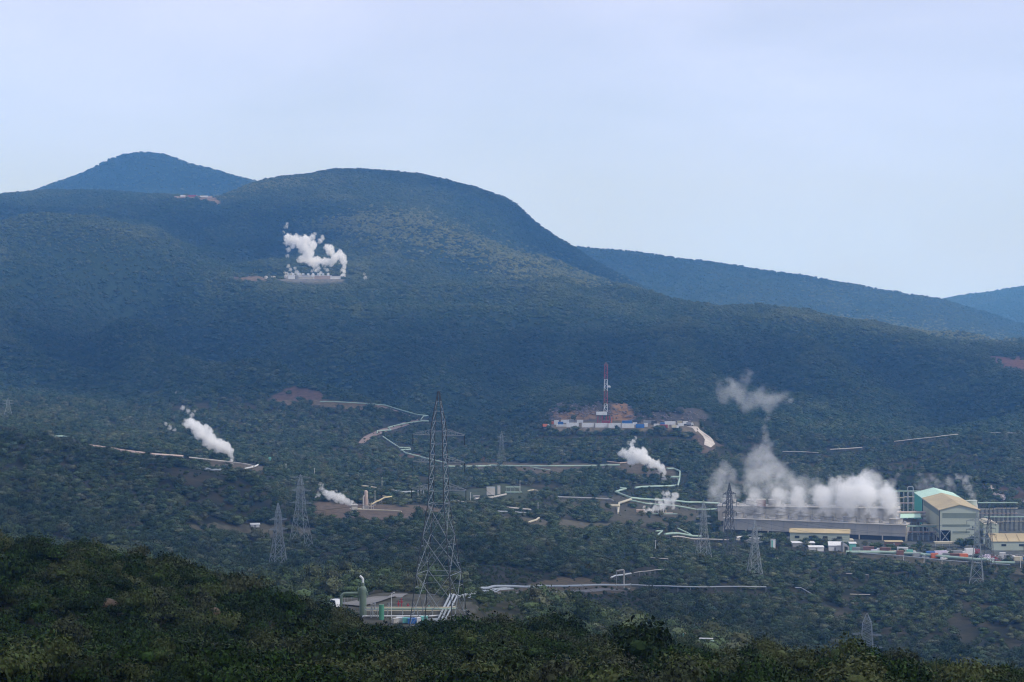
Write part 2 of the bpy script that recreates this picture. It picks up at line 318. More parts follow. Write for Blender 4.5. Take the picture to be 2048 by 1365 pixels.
def foliage(name, c0, c1, c2, lo_=.35, hi_=1.9):
    """leaf colour, different from plant to plant; the instanced ones carry a tint"""
    def b(m, n, l, p):
        p.inputs['Roughness'].default_value = 0.75; p.inputs['Specular IOR Level'].default_value = 0.15
        oi = n.new('ShaderNodeObjectInfo'); cr = n.new('ShaderNodeValToRGB'); e = cr.color_ramp.elements
        e[0].position = 0; e[0].color = (*c0, 1); e[1].position = 1; e[1].color = (*c2, 1); k = e.new(.6); k.color = (*c1, 1)
        l.new(oi.outputs['Random'], cr.inputs[0])
        g = n.new('ShaderNodeNewGeometry'); r = n.new('ShaderNodeMapRange'); r.inputs['To Min'].default_value = lo_; r.inputs['To Max'].default_value = hi_
        l.new(g.outputs['Random Per Island'], r.inputs['Value'])
        mu = n.new('ShaderNodeMix'); mu.data_type = 'RGBA'; mu.blend_type = 'MULTIPLY'; mu.inputs['Factor'].default_value = 1
        l.new(cr.outputs[0], mu.inputs['A']); l.new(r.outputs[0], mu.inputs['B'])
        at_ = n.new('ShaderNodeAttribute'); at_.attribute_type = 'INSTANCER'; at_.attribute_name = 'dry_lit'  # random dryness, painted sunlight and gully shade in one tint
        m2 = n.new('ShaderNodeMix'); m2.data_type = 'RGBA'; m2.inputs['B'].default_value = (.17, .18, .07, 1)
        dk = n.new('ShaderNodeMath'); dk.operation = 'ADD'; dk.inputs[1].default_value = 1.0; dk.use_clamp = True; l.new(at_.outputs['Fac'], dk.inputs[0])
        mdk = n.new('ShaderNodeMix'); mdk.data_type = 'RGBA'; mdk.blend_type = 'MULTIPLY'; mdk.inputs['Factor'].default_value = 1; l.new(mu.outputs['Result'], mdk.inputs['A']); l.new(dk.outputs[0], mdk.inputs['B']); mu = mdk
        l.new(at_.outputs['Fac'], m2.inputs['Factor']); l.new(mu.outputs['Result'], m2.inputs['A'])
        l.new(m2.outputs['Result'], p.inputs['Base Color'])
    return node_mat(name, b)
LEAF_NEAR = foliage('near_foliage', (.008, .016, .003), (.016, .034, .005), (.036, .040, .020), .2, 2.6)
LEAF_VALLEY = foliage('valley_foliage', (.022, .038, .014), (.042, .062, .024), (.068, .072, .040))
LEAF_HILL = foliage('hill_foliage', (.022, .044, .018), (.034, .060, .024), (.056, .070, .034), .65, 1.35)
BARK = paint('bark', (.10, .08, .06), .9, var=.3, scale=3)
TWIG = paint('dry_twigs', (.16, .13, .10), .9, var=.3, scale=2)

# ------------------------------------------------------------------ helpers: meshes, tagging
def tag(o, label=None, cat=None, group=None, kind=None):
    if label: o['label'] = label
    if cat: o['category'] = cat
    if group: o['group'] = group
    if kind: o['kind'] = kind
    return o
def empty(name, loc, rz=0.0, label=None, cat=None, group=None):
    o = bpy.data.objects.new(name, None); COL.objects.link(o); o.location = loc; o.rotation_euler = (0, 0, rz); o.empty_display_size = 1
    return tag(o, label, cat, group)
def mesh_np(name, verts, faces, mat, parent=None, smooth_=False, nv=None):
    """faces: list of tuples, or an (n,k) array"""
    me = bpy.data.meshes.new(name); verts = np.asarray(verts, np.float32)
    if isinstance(faces, np.ndarray):
        k = faces.shape[1]; me.vertices.add(len(verts)); me.vertices.foreach_set('co', verts.ravel())
        me.loops.add(faces.size); me.loops.foreach_set('vertex_index', faces.ravel().astype(np.int32))
        me.polygons.add(len(faces)); me.polygons.foreach_set('loop_start', np.arange(0, faces.size, k, dtype=np.int32))
        me.update(calc_edges=True)
    else:
        me.from_pydata([tuple(map(float, v)) for v in verts], [], faces); me.update()
    if smooth_: me.polygons.foreach_set('use_smooth', np.ones(len(me.polygons), bool))
    for mm in (mat if isinstance(mat, (list, tuple)) else [mat]): me.materials.append(mm)
    o = bpy.data.objects.new(name, me); COL.objects.link(o)
    if parent: o.parent = parent
    return o

# ------------------------------------------------------------------ ground and hills
def terrain(name, d0, d1):
    k = np.arange(np.searchsorted(DG, d0), min(np.searchsorted(DG, d1) + 1, len(DG)))
    nr, nc = len(k), len(CG)
    V = np.stack([XG[k], YG[k], ZG[k]], -1).reshape(-1, 3)
    r, c = np.meshgrid(np.arange(nr - 1), np.arange(nc - 1), indexing='ij'); a = r * nc + c
    Fq = np.stack([a, a + 1, a + nc + 1, a + nc], -1).reshape(-1, 4)
    o = mesh_np(name, V, Fq, GROUND, smooth_=True)
    px, rw = PXG[k], RWG[k]; ci = clearing(px, rw, YG[k]); vis = rw <= CM[k] + 3; ci[~vis] = -1
    colr = np.zeros((nr, nc, 4), np.float32); colr[..., :3] = (.020, .034, .016); colr[..., 3] = smooth(1950, 2150, YG[k])
    for i, cl in enumerate(CLEAR):
        mm = ci == i; colr[mm, :3] = np.array(cl[1]) * np.array((.56, .62, .58)); colr[mm, 3] = 1
    at_ = o.data.color_attributes.new('soil', 'FLOAT_COLOR', 'POINT'); at_.data.foreach_set('color', colr.ravel())
    return tag(o, kind='structure')
terrain('ground', 4, 2050)
terrain('hill', 2050, 3320)
terrain('mountain', 3320, 5300)
terrain('distant_hills', 5300, 12600)

# ------------------------------------------------------------------ plants
def ico():
    t = (1 + 5 ** .5) / 2
    v = np.array([(-1,t,0),(1,t,0),(-1,-t,0),(1,-t,0),(0,-1,t),(0,1,t),(0,-1,-t),(0,1,-t),(t,0,-1),(t,0,1),(-t,0,-1),(-t,0,1)], float)
    v /= np.linalg.norm(v[0])
    f = np.array([(0,11,5),(0,5,1),(0,1,7),(0,7,10),(0,10,11),(1,5,9),(5,11,4),(11,10,2),(10,7,6),(7,1,8),(3,9,4),(3,4,2),(3,2,6),(3,6,8),(3,8,9),(4,9,5),(2,4,11),(6,2,10),(8,6,7),(9,8,1)])
    return v, f
ICV, ICF = ico()
def crown_mesh(name, seed, w, h, lobes, leaves, lsize, mat, core=0.72, base=0.15, flat=1.0, droop=0.0):
    """a crown: lumps with many leaf sprays around them, origin at the foot of the plant"""
    r = np.random.default_rng(seed); V, Q = [], []; nv = 0
    L = []
    for i in range(lobes):
        a = r.uniform(0, 6.28); q = r.uniform(0, 1) ** .6
        s = r.uniform(.24, .42) * w
        zz = base * h + (h - base * h) * r.uniform(.15, .8) * (1 - .45 * q)
        L.append((math.cos(a) * q * w * .33, math.sin(a) * q * w * .33, zz, s, s * r.uniform(.55, .8) * flat * h / w))
    L.append((0, 0, base * h + (h - base * h) * .45, w * .34, h * .36))
    tris = []
    for (x, y, z, s, sz) in L:
        vv = ICV * np.array([s, s, sz]) * core * r.uniform(.75, 1.2, (12, 1)) + np.array([x, y, max(z, sz * core * .8)])
        V.append(vv); tris.append(ICF + nv); nv += 12
    V = np.concatenate(V)
    lo = np.array(L); pick = r.integers(0, len(L), leaves)
    d = r.normal(size=(leaves, 3)); d /= np.linalg.norm(d, axis=1)[:, None]; d[:, 2] = np.abs(d[:, 2]) * .8 + d[:, 2] * .2
    rad = r.uniform(.6, 1.12, (leaves, 1)) ** .5 * 1.08
    C = lo[pick, :3] + d * rad * np.stack([lo[pick, 3], lo[pick, 3], lo[pick, 4]], -1)
    C[:, 2] = np.maximum(C[:, 2], lsize * .4)
    nrm = d + r.normal(size=(leaves, 3)) * .55; nrm /= np.linalg.norm(nrm, axis=1)[:, None]
    t = np.cross(nrm, r.normal(size=(leaves, 3))); t /= np.linalg.norm(t, axis=1)[:, None]; b = np.cross(nrm, t)
    s1 = (lsize * r.uniform(.5, 1.3, (leaves, 1))); s2 = s1 * r.uniform(.4, .9, (leaves, 1))
    P = np.stack([C - t * s1, C + b * s2 + t * s1 * .2, C + t * s1, C - b * s2 * .9], 1).reshape(-1, 3)
    faces = [tuple(x) for x in np.concatenate(tris)] + [tuple(range(len(V) + 4*i, len(V) + 4*i + 4)) for i in range(leaves)]
    me = bpy.data.meshes.new(name); me.from_pydata(np.concatenate([V, P]).tolist(), [], [tuple(int(q) for q in f_) for f_ in faces]); me.update()
    me.materials.append(mat); return me
def tube_into(V, Fc, pts, rads, n=6, cap=True):
    pts = [Vector(p) for p in pts]; m = len(pts); base = len(V)
    prev = None
    for i, p in enumerate(pts):
        if i == 0: d = pts[1] - p
        elif i == m - 1: d = p - pts[i-1]
        else: d = (pts[i+1] - p).normalized() + (p - pts[i-1]).normalized()
        d = d.normalized() if d.length > 1e-9 else Vector((0, 0, 1))
        if prev is None: s = d.cross(Vector((0, 0, 1)) if abs(d.z) < .9 else Vector((1, 0, 0)))
        else: s = prev - d * prev.dot(d)
        s = s.normalized(); prev = s; u = s.cross(d)
        rr = rads[i] if isinstance(rads, (list, tuple)) else rads
        for k in range(n):
            a = 2 * math.pi * (k + .5) / n; V.append(tuple(p + (s * math.cos(a) + u * math.sin(a)) * rr))
    for i in range(m - 1):
        for k in range(n):
            k2 = (k + 1) % n; Fc.append((base + i*n + k, base + i*n + k2, base + (i+1)*n + k2, base + (i+1)*n + k))
    if cap: Fc.append(tuple(base + k for k in range(n))[::-1]); Fc.append(tuple(base + (m-1)*n + k for k in range(n)))
def trunk_mesh(name, seed, h, w, rad, mat=None, limbs=4):
    r = random.Random(seed); V, Fc = [], []
    pts = [(0, 0, -.3 * rad)]
    x = y = 0
    for k in range(1, 5):
        x += r.uniform(-.05, .05) * w; y += r.uniform(-.05, .05) * w; pts.append((x, y, h * k / 5))
    tube_into(V, Fc, pts, [rad * (1 - .16 * k) for k in range(5)], 6)
    for i in range(limbs):
        a = i * 6.28 / limbs + r.uniform(-.4, .4); z0 = h * r.uniform(.25, .6); p0 = (x * z0 / h, y * z0 / h, z0)
        p1 = (math.cos(a) * w * .16, math.sin(a) * w * .16, z0 + h * .14); p2 = (math.cos(a) * w * .34, math.sin(a) * w * .34, z0 + h * r.uniform(.2, .35))
        tube_into(V, Fc, [p0, p1, p2], [rad * .5, rad * .35, rad * .12], 5)
    me = bpy.data.meshes.new(name); me.from_pydata(V, [], Fc); me.update(); me.materials.append(mat or BARK); return me

NEAR = [crown_mesh('foliage', 100 + i, w, h, lb, n, ls, LEAF_NEAR, core=.42, base=b) for i, (w, h, lb, n, ls, b) in enumerate([
    (2.6, 2.0, 6, 1100, .105, .05), (3.2, 2.4, 8, 1400, .11, .08), (2.2, 2.4, 5, 950, .10, .1), (3.6, 1.9, 9, 1300, .11, .02), (2.8, 3.0, 7, 1250, .105, .15), (1.8, 1.4, 4, 700, .095, .0)])]
NEAR_STEM = [trunk_mesh('stem', 50 + i, h, w, .07, limbs=4) for i, (w, h) in enumerate([(2.6, 1.6), (3.2, 1.9), (2.2, 1.9), (3.6, 1.5), (2.8, 2.4), (1.8, 1.1)])]
VAL = [crown_mesh('crown', 200 + i, w, h, lb, n, ls, LEAF_VALLEY, core=.74, base=b) for i, (w, h, lb, n, ls, b) in enumerate([
    (6.0, 4.4, 7, 760, .22, .12), (7.4, 5.0, 9, 950, .24, .15), (5.0, 4.6, 6, 640, .21, .1), (8.2, 4.4, 10, 980, .24, .1), (4.4, 3.2, 5, 500, .20, .05), (5.8, 5.6, 7, 760, .22, .2)])]
VAL_TRUNK = [trunk_mesh('trunk', 70 + i, h, w, .2) for i, (w, h) in enumerate([(6, 3.4), (7.4, 4), (5, 3.6), (8.2, 3.4), (4.4, 2.4), (5.8, 4.4)])]
HIL = [crown_mesh('crown', 300 + i, w, h, lb, n, ls, LEAF_HILL, core=.85, base=b) for i, (w, h, lb, n, ls, b) in enumerate([
    (7.0, 4.6, 6, 90, .5, .05), (8.5, 5.0, 7, 110, .55, .05), (6.0, 4.8, 5, 80, .5, .05), (9.5, 4.6, 8, 120, .55, .0)])]

def scatter(dlo, dhi, area, seed, margin=30, c0=-120, c1=2170):
    """random places on the ground between two depths, one per `area` square metres, where the ground shows or nearly shows"""
    r = np.random.default_rng(seed)
    n = int((c1 - c0) / F * (dhi * dhi - dlo * dlo) / 2 / area)
    D = np.sqrt(r.uniform(dlo * dlo, dhi * dhi, n)); c = r.uniform(c0, c1, n)
    x = (c - CX) / F * D; z = gz(x, D); px, rw = proj(x, D, z)
    ci = np.clip(((c - CG[0]) / 8).astype(int), 0, len(CG) - 1); di = np.clip(np.searchsorted(DG, D) - 1, 0, len(DG) - 1)
    vis = rw - F * margin / D * .33 <= CM[di, ci] + 3
    vis &= rw < 1365 + 60 + F * 6 / D
    px, rw, x, D, z = px[vis], rw[vis], x[vis], D[vis], z[vis]
    cl = clearing(px, rw, D); keep = np.ones(len(px), bool); u = r.uniform(0, 1, len(px))
    for i, q in enumerate(CLEAR): keep &= ~((cl == i) & (u > q[2]))
    op = fbm(x / 45 + 5, D / 70, 3, 91); keep &= ~((op > .60) & (D > 480) & (u < smooth(.60, .68, op) * (.7 - .7 * smooth(1900, 2300, D))))
    return px[keep], rw[keep], x[keep], D[keep], z[keep]

def corridor(x, D):
    """scale of a plant: low scrub where the ground is kept open along pipes, yards and roads"""
    s = np.ones(len(x))
    for (p, q, front, back, f) in CORR:
        y0, y1 = min(p.y, q.y) - front, max(p.y, q.y) + back; x0, x1 = min(p.x, q.x) - 5, max(p.x, q.x) + 5
        m = (D > y0) & (D < y1) & (x > x0) & (x < x1)
        if not m.any(): continue
        t = np.clip((x[m] - p.x) / (q.x - p.x), 0, 1) if abs(q.x - p.x) > 1e-3 else np.zeros(m.sum())
        yl = p.y + t * (q.y - p.y) if abs(q.x - p.x) > abs(q.y - p.y) * .3 else np.clip(D[m], min(p.y, q.y), max(p.y, q.y))
        d = yl - D[m]; inside = (d > -back) & (d < front)
        w = np.where(inside, f + (1 - f) * np.clip((d / front), 0, 1) ** 1.6, 1); s[m] = np.minimum(s[m], w)
    return s
def gn_scatter(name, srcs, P, scale, rot, idx, dry_lit, label, cat):
    me = bpy.data.meshes.new(name); me.vertices.add(len(P)); me.vertices.foreach_set('co', np.asarray(P, np.float32).ravel()); me.update()
    for nm, ty, val in (('pscale', 'FLOAT_VECTOR', scale), ('prot', 'FLOAT_VECTOR', rot), ('pidx', 'INT', idx), ('dry_lit', 'FLOAT', dry_lit)):
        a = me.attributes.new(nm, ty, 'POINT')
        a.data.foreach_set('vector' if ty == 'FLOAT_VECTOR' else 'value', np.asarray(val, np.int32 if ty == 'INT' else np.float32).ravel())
    o = bpy.data.objects.new(name, me); COL.objects.link(o)
    ng = bpy.data.node_groups.new(name, 'GeometryNodeTree'); ng.interface.new_socket('Geometry', in_out='INPUT', socket_type='NodeSocketGeometry'); ng.interface.new_socket('Geometry', in_out='OUTPUT', socket_type='NodeSocketGeometry')
    N, L = ng.nodes, ng.links; gi, go = N.new('NodeGroupInput'), N.new('NodeGroupOutput')
    mp_ = N.new('GeometryNodeMeshToPoints'); L.new(gi.outputs[0], mp_.inputs['Mesh'])
    ins = N.new('GeometryNodeInstanceOnPoints'); L.new(mp_.outputs[0], ins.inputs['Points'])
    jn = N.new('GeometryNodeJoinGeometry')
    for s in srcs:
        oi = N.new('GeometryNodeObjectInfo'); oi.inputs['Object'].default_value = s; oi.inputs['As Instance'].default_value = True; oi.transform_space = 'ORIGINAL'
        L.new(oi.outputs['Geometry'], jn.inputs[0])
    L.new(jn.outputs[0], ins.inputs['Instance']); ins.inputs['Pick Instance'].default_value = True
    def attr(nm, dt):
        a = N.new('GeometryNodeInputNamedAttribute'); a.data_type = dt; a.inputs['Name'].default_value = nm; return a.outputs['Attribute']
    L.new(attr('pidx', 'INT'), ins.inputs['Instance Index'])
    er = N.new('FunctionNodeEulerToRotation'); L.new(attr('prot', 'FLOAT_VECTOR'), er.inputs[0]); L.new(er.outputs[0], ins.inputs['Rotation'])
    L.new(attr('pscale', 'FLOAT_VECTOR'), ins.inputs['Scale'])
    L.new(ins.outputs[0], go.inputs[0])
    md = o.modifiers.new('scatter', 'NODES'); md.node_group = ng
    return tag(o, label, cat, kind='stuff')

def plant(kind, foot, leaf_me, stem_me, s, rz, label, cat, group, names):
    e = empty(kind, foot, rz, label, cat, group); e.scale = s
    f_ = bpy.data.objects.new(names[0], leaf_me); COL.objects.link(f_); f_.parent = e
    t_ = bpy.data.objects.new(names[1], stem_me); COL.objects.link(t_); t_.parent = e
    return e, f_

def split_near(px, rw, x, D, z, n, h=3.0):
    """the n that show largest: in the frame and nearest"""
    ok = (px > 5) & (px < 2043) & (rw < 1362) & (rw > 0)
    ci = np.clip(((CX + F * x / D - CG[0]) / 8).astype(int), 0, len(CG) - 1); di = np.clip(np.searchsorted(DG, D) - 1, 0, len(DG) - 1)
    ok &= rw <= CM[di, ci] + 2
    order = np.argsort(np.where(ok, D, 1e9)); return order[:n], order[n:]

def dry_lit_tint(px, rw, D):
    """random scrub tint, with sunlight painted as paler foliage on the spur and far flats"""
    x = (px - CX) / F * D
    d = np.clip(fbm(px / 60, rw / 22, 3, 77) - .55, 0, 1) * .8
    gully_dark = np.zeros(len(px))                       # shade and dense growth painted darker along the gully floors; drier scrub on the ridges
    for P, w in GULLY:
        for (x0, y0), (x1, y1) in zip(P[:-1], P[1:]):
            dx, dy = x1 - x0, y1 - y0; t = np.clip(((x - x0) * dx + (D - y0) * dy) / (dx*dx + dy*dy), 0, 1)
            gully_dark = np.maximum(gully_dark, np.exp(-(np.hypot(x - x0 - t * dx, D - y0 - t * dy) / (w * .95)) ** 2))
    ridge = 1 - np.abs(2 * fbm(x / 420 + 3, D / 700, 4, 5) - 1); ridge2 = 1 - np.abs(2 * fbm(x / 150 + 8, D / 330, 3, 9) - 1)
    hl = smooth(2000, 2400, D); d = d + hl * (.02 + np.clip(ridge - .72, -.3, .3) * .5 + np.clip(ridge2 - .7, -.3, .3) * .22); d = d * (1 - gully_dark * .95) - gully_dark * hl * .3
    jr = np.random.default_rng(3); px0, rw0 = px, rw; px = px + jr.normal(size=len(px)) * 26; rw = rw + jr.normal(size=len(px)) * 7
    spur = inpoly(px, rw, [(600, 440), (800, 420), (870, 445), (1000, 485), (1220, 568), (1180, 575), (1000, 545), (850, 500), (700, 470), (600, 455)]) & (D > 3300)  # sunlight through a cloud gap, painted as paler trees
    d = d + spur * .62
    d = d + (inpoly(px, rw, [(1560, 650), (1640, 630), (1800, 645), (2048, 690), (1900, 684), (1700, 664)]) & (D > 3400)) * .7  # sunlit foot of the far ridge, painted paler too
    d = d + (inpoly(px, rw, [(515, 366), (640, 350), (600, 366), (520, 380), (400, 392), (380, 388)]) & (D > 3900)) * .5
    d = d + (inpoly(px, rw, [(1600, 570), (1700, 580), (1720, 620), (1650, 610)]) & (D > 5000)) * .25
    return np.clip(d, -.45, .9)

CORR = []
# ------------------------------------------------------------------ unseen cloud deck, added to shade the near hill and parts of the slopes
cm = bpy.data.materials.new('cloud'); cm.use_nodes = True; cn_, cl_ = cm.node_tree.nodes, cm.node_tree.links  # material of the added, unseen shade clouds only
tr, tl, m1 = cn_.new('ShaderNodeBsdfTransparent'), cn_.new('ShaderNodeBsdfTranslucent'), cn_.new('ShaderNodeMixShader')
tl.inputs['Color'].default_value = (.9, .9, .92, 1); m1.inputs[0].default_value = .5
cl_.new(tr.outputs[0], m1.inputs[1]); cl_.new(tl.outputs[0], m1.inputs[2]); cl_.new(m1.outputs[0], cn_['Material Output'].inputs['Surface'])
def shade_cloud_deck():
    V, Fc = [], []; r = np.random.default_rng(8); H = 2300.0
    for (px_, D, rx, ry) in [(700, 200, 520, 300), (150, 1050, 200, 240), (700, 2450, 420, 420), (1330, 2480, 480, 330), (1950, 2600, 330, 380), (130, 2450, 420, 400), (420, 2750, 250, 250), (980, 4650, 820, 330),
                             (250, 3750, 480, 360), (300, 6900, 750, 500), (1350, 6250, 620, 260), (1050, 1000, 120, 160), (1800, 800, 160, 160), (1024, 2050, 250, 110)]:
        c = gp(px_, D); c = c + sdir * ((H - c.z) / sdir.z)
        n = 16
        for k in range(n):
            a, q = r.uniform(0, 6.28), r.uniform(0, .85) ** .5
            x0, y0 = c.x + math.cos(a) * q * rx, c.y + math.sin(a) * q * ry; s = r.uniform(.22, .42)
            b0 = len(V)
            for v in ICV * r.uniform(.8, 1.15, (12, 1)): V.append((x0 + v[0] * s * rx, y0 + v[1] * s * ry, H + v[2] * 70 + r.uniform(0, 40)))
            Fc.extend([tuple(int(i_) + b0 for i_ in f3) for f3 in ICF])
    return tag(mesh_np('shade_clouds', V, Fc, cm, smooth_=True), 'unseen cloud added high overhead to shade the slopes', 'cloud', kind='stuff')
shade_cloud_deck()
# ------------------------------------------------------------------ painted surfaces
STEEL = paint('galvanised_steel', (.34, .37, .39), .5, .3, .15, 2)
DARKSTEEL = paint('dark_steel', (.06, .068, .075), .6, .4, .2, 2)
GREENPIPE = paint('pale_green_pipe', (.30, .42, .35), .5, 0, .15, .2, .3)
MINT = paint('mint_cladding', (.46, .68, .56), .55, 0, .08, .1, .15, True)
TEAL = paint('teal_cladding', (.08, .42, .34), .55, 0, .08, .1, .1, True)
SAGE = paint('sage_cladding', (.38, .43, .36), .6, 0, .06, .1, .25, True)
SAGEDARK = paint('dark_sage_band', (.16, .20, .17), .6, 0, .1, .2)
CREAM = paint('cream_cladding', (.40, .42, .32), .6, 0, .06, .1, .35, True)
TAN = paint('rusty_tan_roof', (.43, .35, .20), .7, 0, .15, .12, .5)
TOWERGREY = paint('cooling_tower_cladding', (.36, .35, .33), .8, 0, .1, .15, .35, True)
CONCRETE = paint('pale_concrete', (.42, .40, .37), .9, 0, .12, .5, .3)
LOUVRE = paint('dark_louvres', (.035, .037, .045), .8, 0, .2, 1)
WHITE = paint('white_paint', (.64, .65, .66), .5, 0, .06, .4, .15)
CREAMPIPE = paint('cream_pipe', (.48, .44, .33), .6, 0, .1, .5, .3)
YELLOW = paint('yellow_pipe', (.46, .38, .20), .6, 0, .1, .5, .3)
OLIVE = paint('olive_green_vessel', (.13, .18, .13), .5, .1, .12, .8, .2)
TANKGREEN = paint('green_tank', (.07, .24, .15), .55, 0, .12, .8, .2)
TANKTEAL = paint('teal_tank', (.14, .42, .36), .55, 0, .12, .8, .2)
RUSTPINK = paint('pinkish_steel', (.42, .33, .29), .7, 0, .1, .5, .4)
RED = paint('red_paint', (.30, .045, .055), .6, 0, .1, .5)
BLUE = paint('blue_paint', (.03, .13, .38), .6, 0, .1, .5)
ORANGE = paint('orange_paint', (.55, .14, .05), .6, 0, .1, .5)
BROWN = paint('brown_paint', (.18, .09, .07), .7, 0, .15, .5)
LILAC = paint('pale_lilac_tarpaulin', (.62, .55, .70), .7, 0, .1, .8)
GREY = paint('grey_paint', (.25, .26, .27), .7, 0, .12, .5)
GLASS = paint('dark_glass', (.03, .04, .05), .15, 0, .05, 1)
ROCK = paint('brown_rock', (.11, .078, .05), .95, 0, .35, 1.2)
PALEROCK = paint('pale_rock', (.42, .37, .36), .95, 0, .25, 1.2)
ASPHALT = paint('worn_asphalt', (.16, .155, .15), .9, 0, .2, .3)
DIRTROAD = paint('dirt_road', (.50, .45, .40), .95, 0, .15, .1)
DUSKROAD = paint('reddish_dirt_road', (.20, .15, .13), .95, 0, .15, .1)
RUBBER = paint('black_rubber', (.02, .02, .02), .8, 0, .1, 1)

PYL = paint('dull_galvanised_steel', (.25, .28, .29), .6, .2, .15, 2)
class MB:
    def __init__(s): s.V = []; s.F = []
    def box(s, x0, x1, y0, y1, z0, z1):
        b = len(s.V); s.V += [(x, y, z) for x in (x0, x1) for y in (y0, y1) for z in (z0, z1)]
        s.F += [tuple(b + k for k in q) for q in ((0, 1, 3, 2), (4, 6, 7, 5), (0, 4, 5, 1), (2, 3, 7, 6), (0, 2, 6, 4), (1, 5, 7, 3))]; return s
    def tube(s, pts, r, n=8): tube_into(s.V, s.F, pts, r, n); return s
    def bar(s, a, b, w):
        tube_into(s.V, s.F, [a, b], w * .72, 4); return s
    def cyl(s, x, y, z0, z1, r, n=16, r2=None): tube_into(s.V, s.F, [(x, y, z0), (x, y, z1)], [r, r if r2 is None else r2], n); return s
    def poly(s, vs, fs):
        b = len(s.V); s.V += [tuple(v) for v in vs]; s.F += [tuple(b + k for k in q) for q in fs]; return s
    def make(s, name, mat, parent=None):
        return mesh_np(name, s.V, s.F, mat, parent)
def bend(pts, r, n=4):
    """round the corners of a pipe run"""
    P = [Vector(p) for p in pts]; out = [P[0]]
    for a, b, c in zip(P[:-2], P[1:-1], P[2:]):
        d1, d2 = (a - b), (c - b); q = min(r, d1.length * .45, d2.length * .45)
        if q < 1e-4: out.append(b); continue
        p1, p2 = b + d1.normalized() * q, b + d2.normalized() * q
        for k in range(n + 1):
            t = k / n; out.append(p1 * (1-t)**2 + b * 2*t*(1-t) + p2 * t*t)
    out.append(P[-1]); return out

# ------------------------------------------------------------------ steel lattice pylons
def pylon(loc, rz, label, prof, arms, beam, panels, mat=STEEL, apex=None, group='lattice pylons of the power lines', insul=True, sub=True, open_from=None, legmat=None):
    """prof: [(z, half width)], arms: [(z, reach, rise)]"""
    root = empty('pylon', loc, rz, label, 'pylon', group)
    zs = [p[0] for p in prof]; hw = lambda z: float(np.interp(z, zs, [p[1] for p in prof])); H = zs[-1]
    S = [(-1, -1), (1, -1), (1, 1), (-1, 1)]
    for sx, sy in S:
        m = MB()
        for a, b in zip(prof[:-1], prof[1:]): m.bar((sx * a[1], sy * a[1], a[0]), (sx * b[1], sy * b[1], b[0]), beam * 1.35)
        m.make('leg', legmat or mat, root)
    br = MB()
    for i, (z0, z1) in enumerate(zip(panels[:-1], panels[1:])):
        a, b = hw(z0), hw(z1); big = sub and (z1 - z0) > 6
        for k in range(4):
            (x0, y0), (x1, y1) = S[k], S[(k + 1) % 4]
            A, B, C_, D_ = Vector((x0*a, y0*a, z0)), Vector((x1*a, y1*a, z0)), Vector((x0*b, y0*b, z1)), Vector((x1*b, y1*b, z1))
            if i == 0:
                M = (C_ + D_) / 2; br.bar(A, M, beam); br.bar(B, M, beam)
                br.bar((A + M) / 2, (A + C_) / 2, beam * .7); br.bar((B + M) / 2, (B + D_) / 2, beam * .7)
            elif open_from is not None and z0 >= open_from and k in (0, 2):
                br.bar(C_, D_, beam * .5); continue
            else:
                br.bar(A, D_, beam * .9); br.bar(B, C_, beam * .9)
                if big:
                    X = (A + B + C_ + D_) / 4
                    for U, W in ((A, C_), (B, D_)):
                        br.bar((U + X) / 2, (U * .75 + W * .25), beam * .6); br.bar((W + X) / 2, (W * .75 + U * .25), beam * .6); br.bar((U + X) / 2, (U + W) / 2, beam * .5)
            if i in (0, 1, 3) or not big or i == len(panels) - 2: br.bar(C_, D_, beam * .8)
    br.make('bracing', mat, root)
    tips = []
    for z, reach, rise in arms:
        w = hw(z)
        for s in (-1, 1):
            m = MB(); T = Vector((s * reach, 0, z))
            for sy in (-1, 1):
                m.bar((s * w, sy * w, z), T, beam * .9); m.bar((s * w, sy * w, z + rise), T + Vector((0, 0, .15)), beam * .9)
                for q in (.3, .6):
                    p0 = Vector((s * w, sy * w, z)).lerp(T, q); p1 = Vector((s * w, sy * w, z + rise)).lerp(T, q); m.bar(p0, p1, beam * .6)
                    m.bar(p1, Vector((s * w, sy * w, z)).lerp(T, q - .3), beam * .5)
            m.bar(Vector((s*w, -w, z)).lerp(T, .5), Vector((s*w, w, z)).lerp(T, .5), beam * .6)
            m.make('crossarm', mat, root)
            if insul:
                q = MB().tube([T, T - Vector((0, 0, 2.0))], beam * .8, 6); q.make('insulator', GLASS, root)
            tips.append(Matrix.Translation(loc) @ Matrix.Rotation(rz, 4, 'Z') @ (T - Vector((0, 0, 2.0))))
    return root, tips, Matrix.Translation(loc) @ Matrix.Rotation(rz, 4, 'Z') @ Vector((0, 0, H))
def place_pylon(px, D, rtop, rz, label, base, body, arm, beam, dark=False, arms=(.86, .745, .63), waist=.55, z0=None):
    q = gp(px, D); ztop = at(px, rtop, D).z; H = ztop - q.z; q.z -= .3
    prof = [(0, base), (H * .16, base * .80), (H * waist, body * 1.35), (H * .86, body * .85), (H, .12)]
    pan = [0, H * .10, H * .27, H * .42, H * .55, H * .63, H * .70, H * .77, H * .83, H * .88, H * .94]
    beam = beam * 1.0
    al = [(H * q_, arm * (1 + .06 * k), H * .03) for k, q_ in enumerate(arms)]
    return pylon(q, rz, label, prof, al, beam, pan, DARKSTEEL if dark else PYL, sub=not (D > 700))
big_q = gp(877, 455)
ztop = at(886, 783, 455).z; Hb = ztop - big_q.z
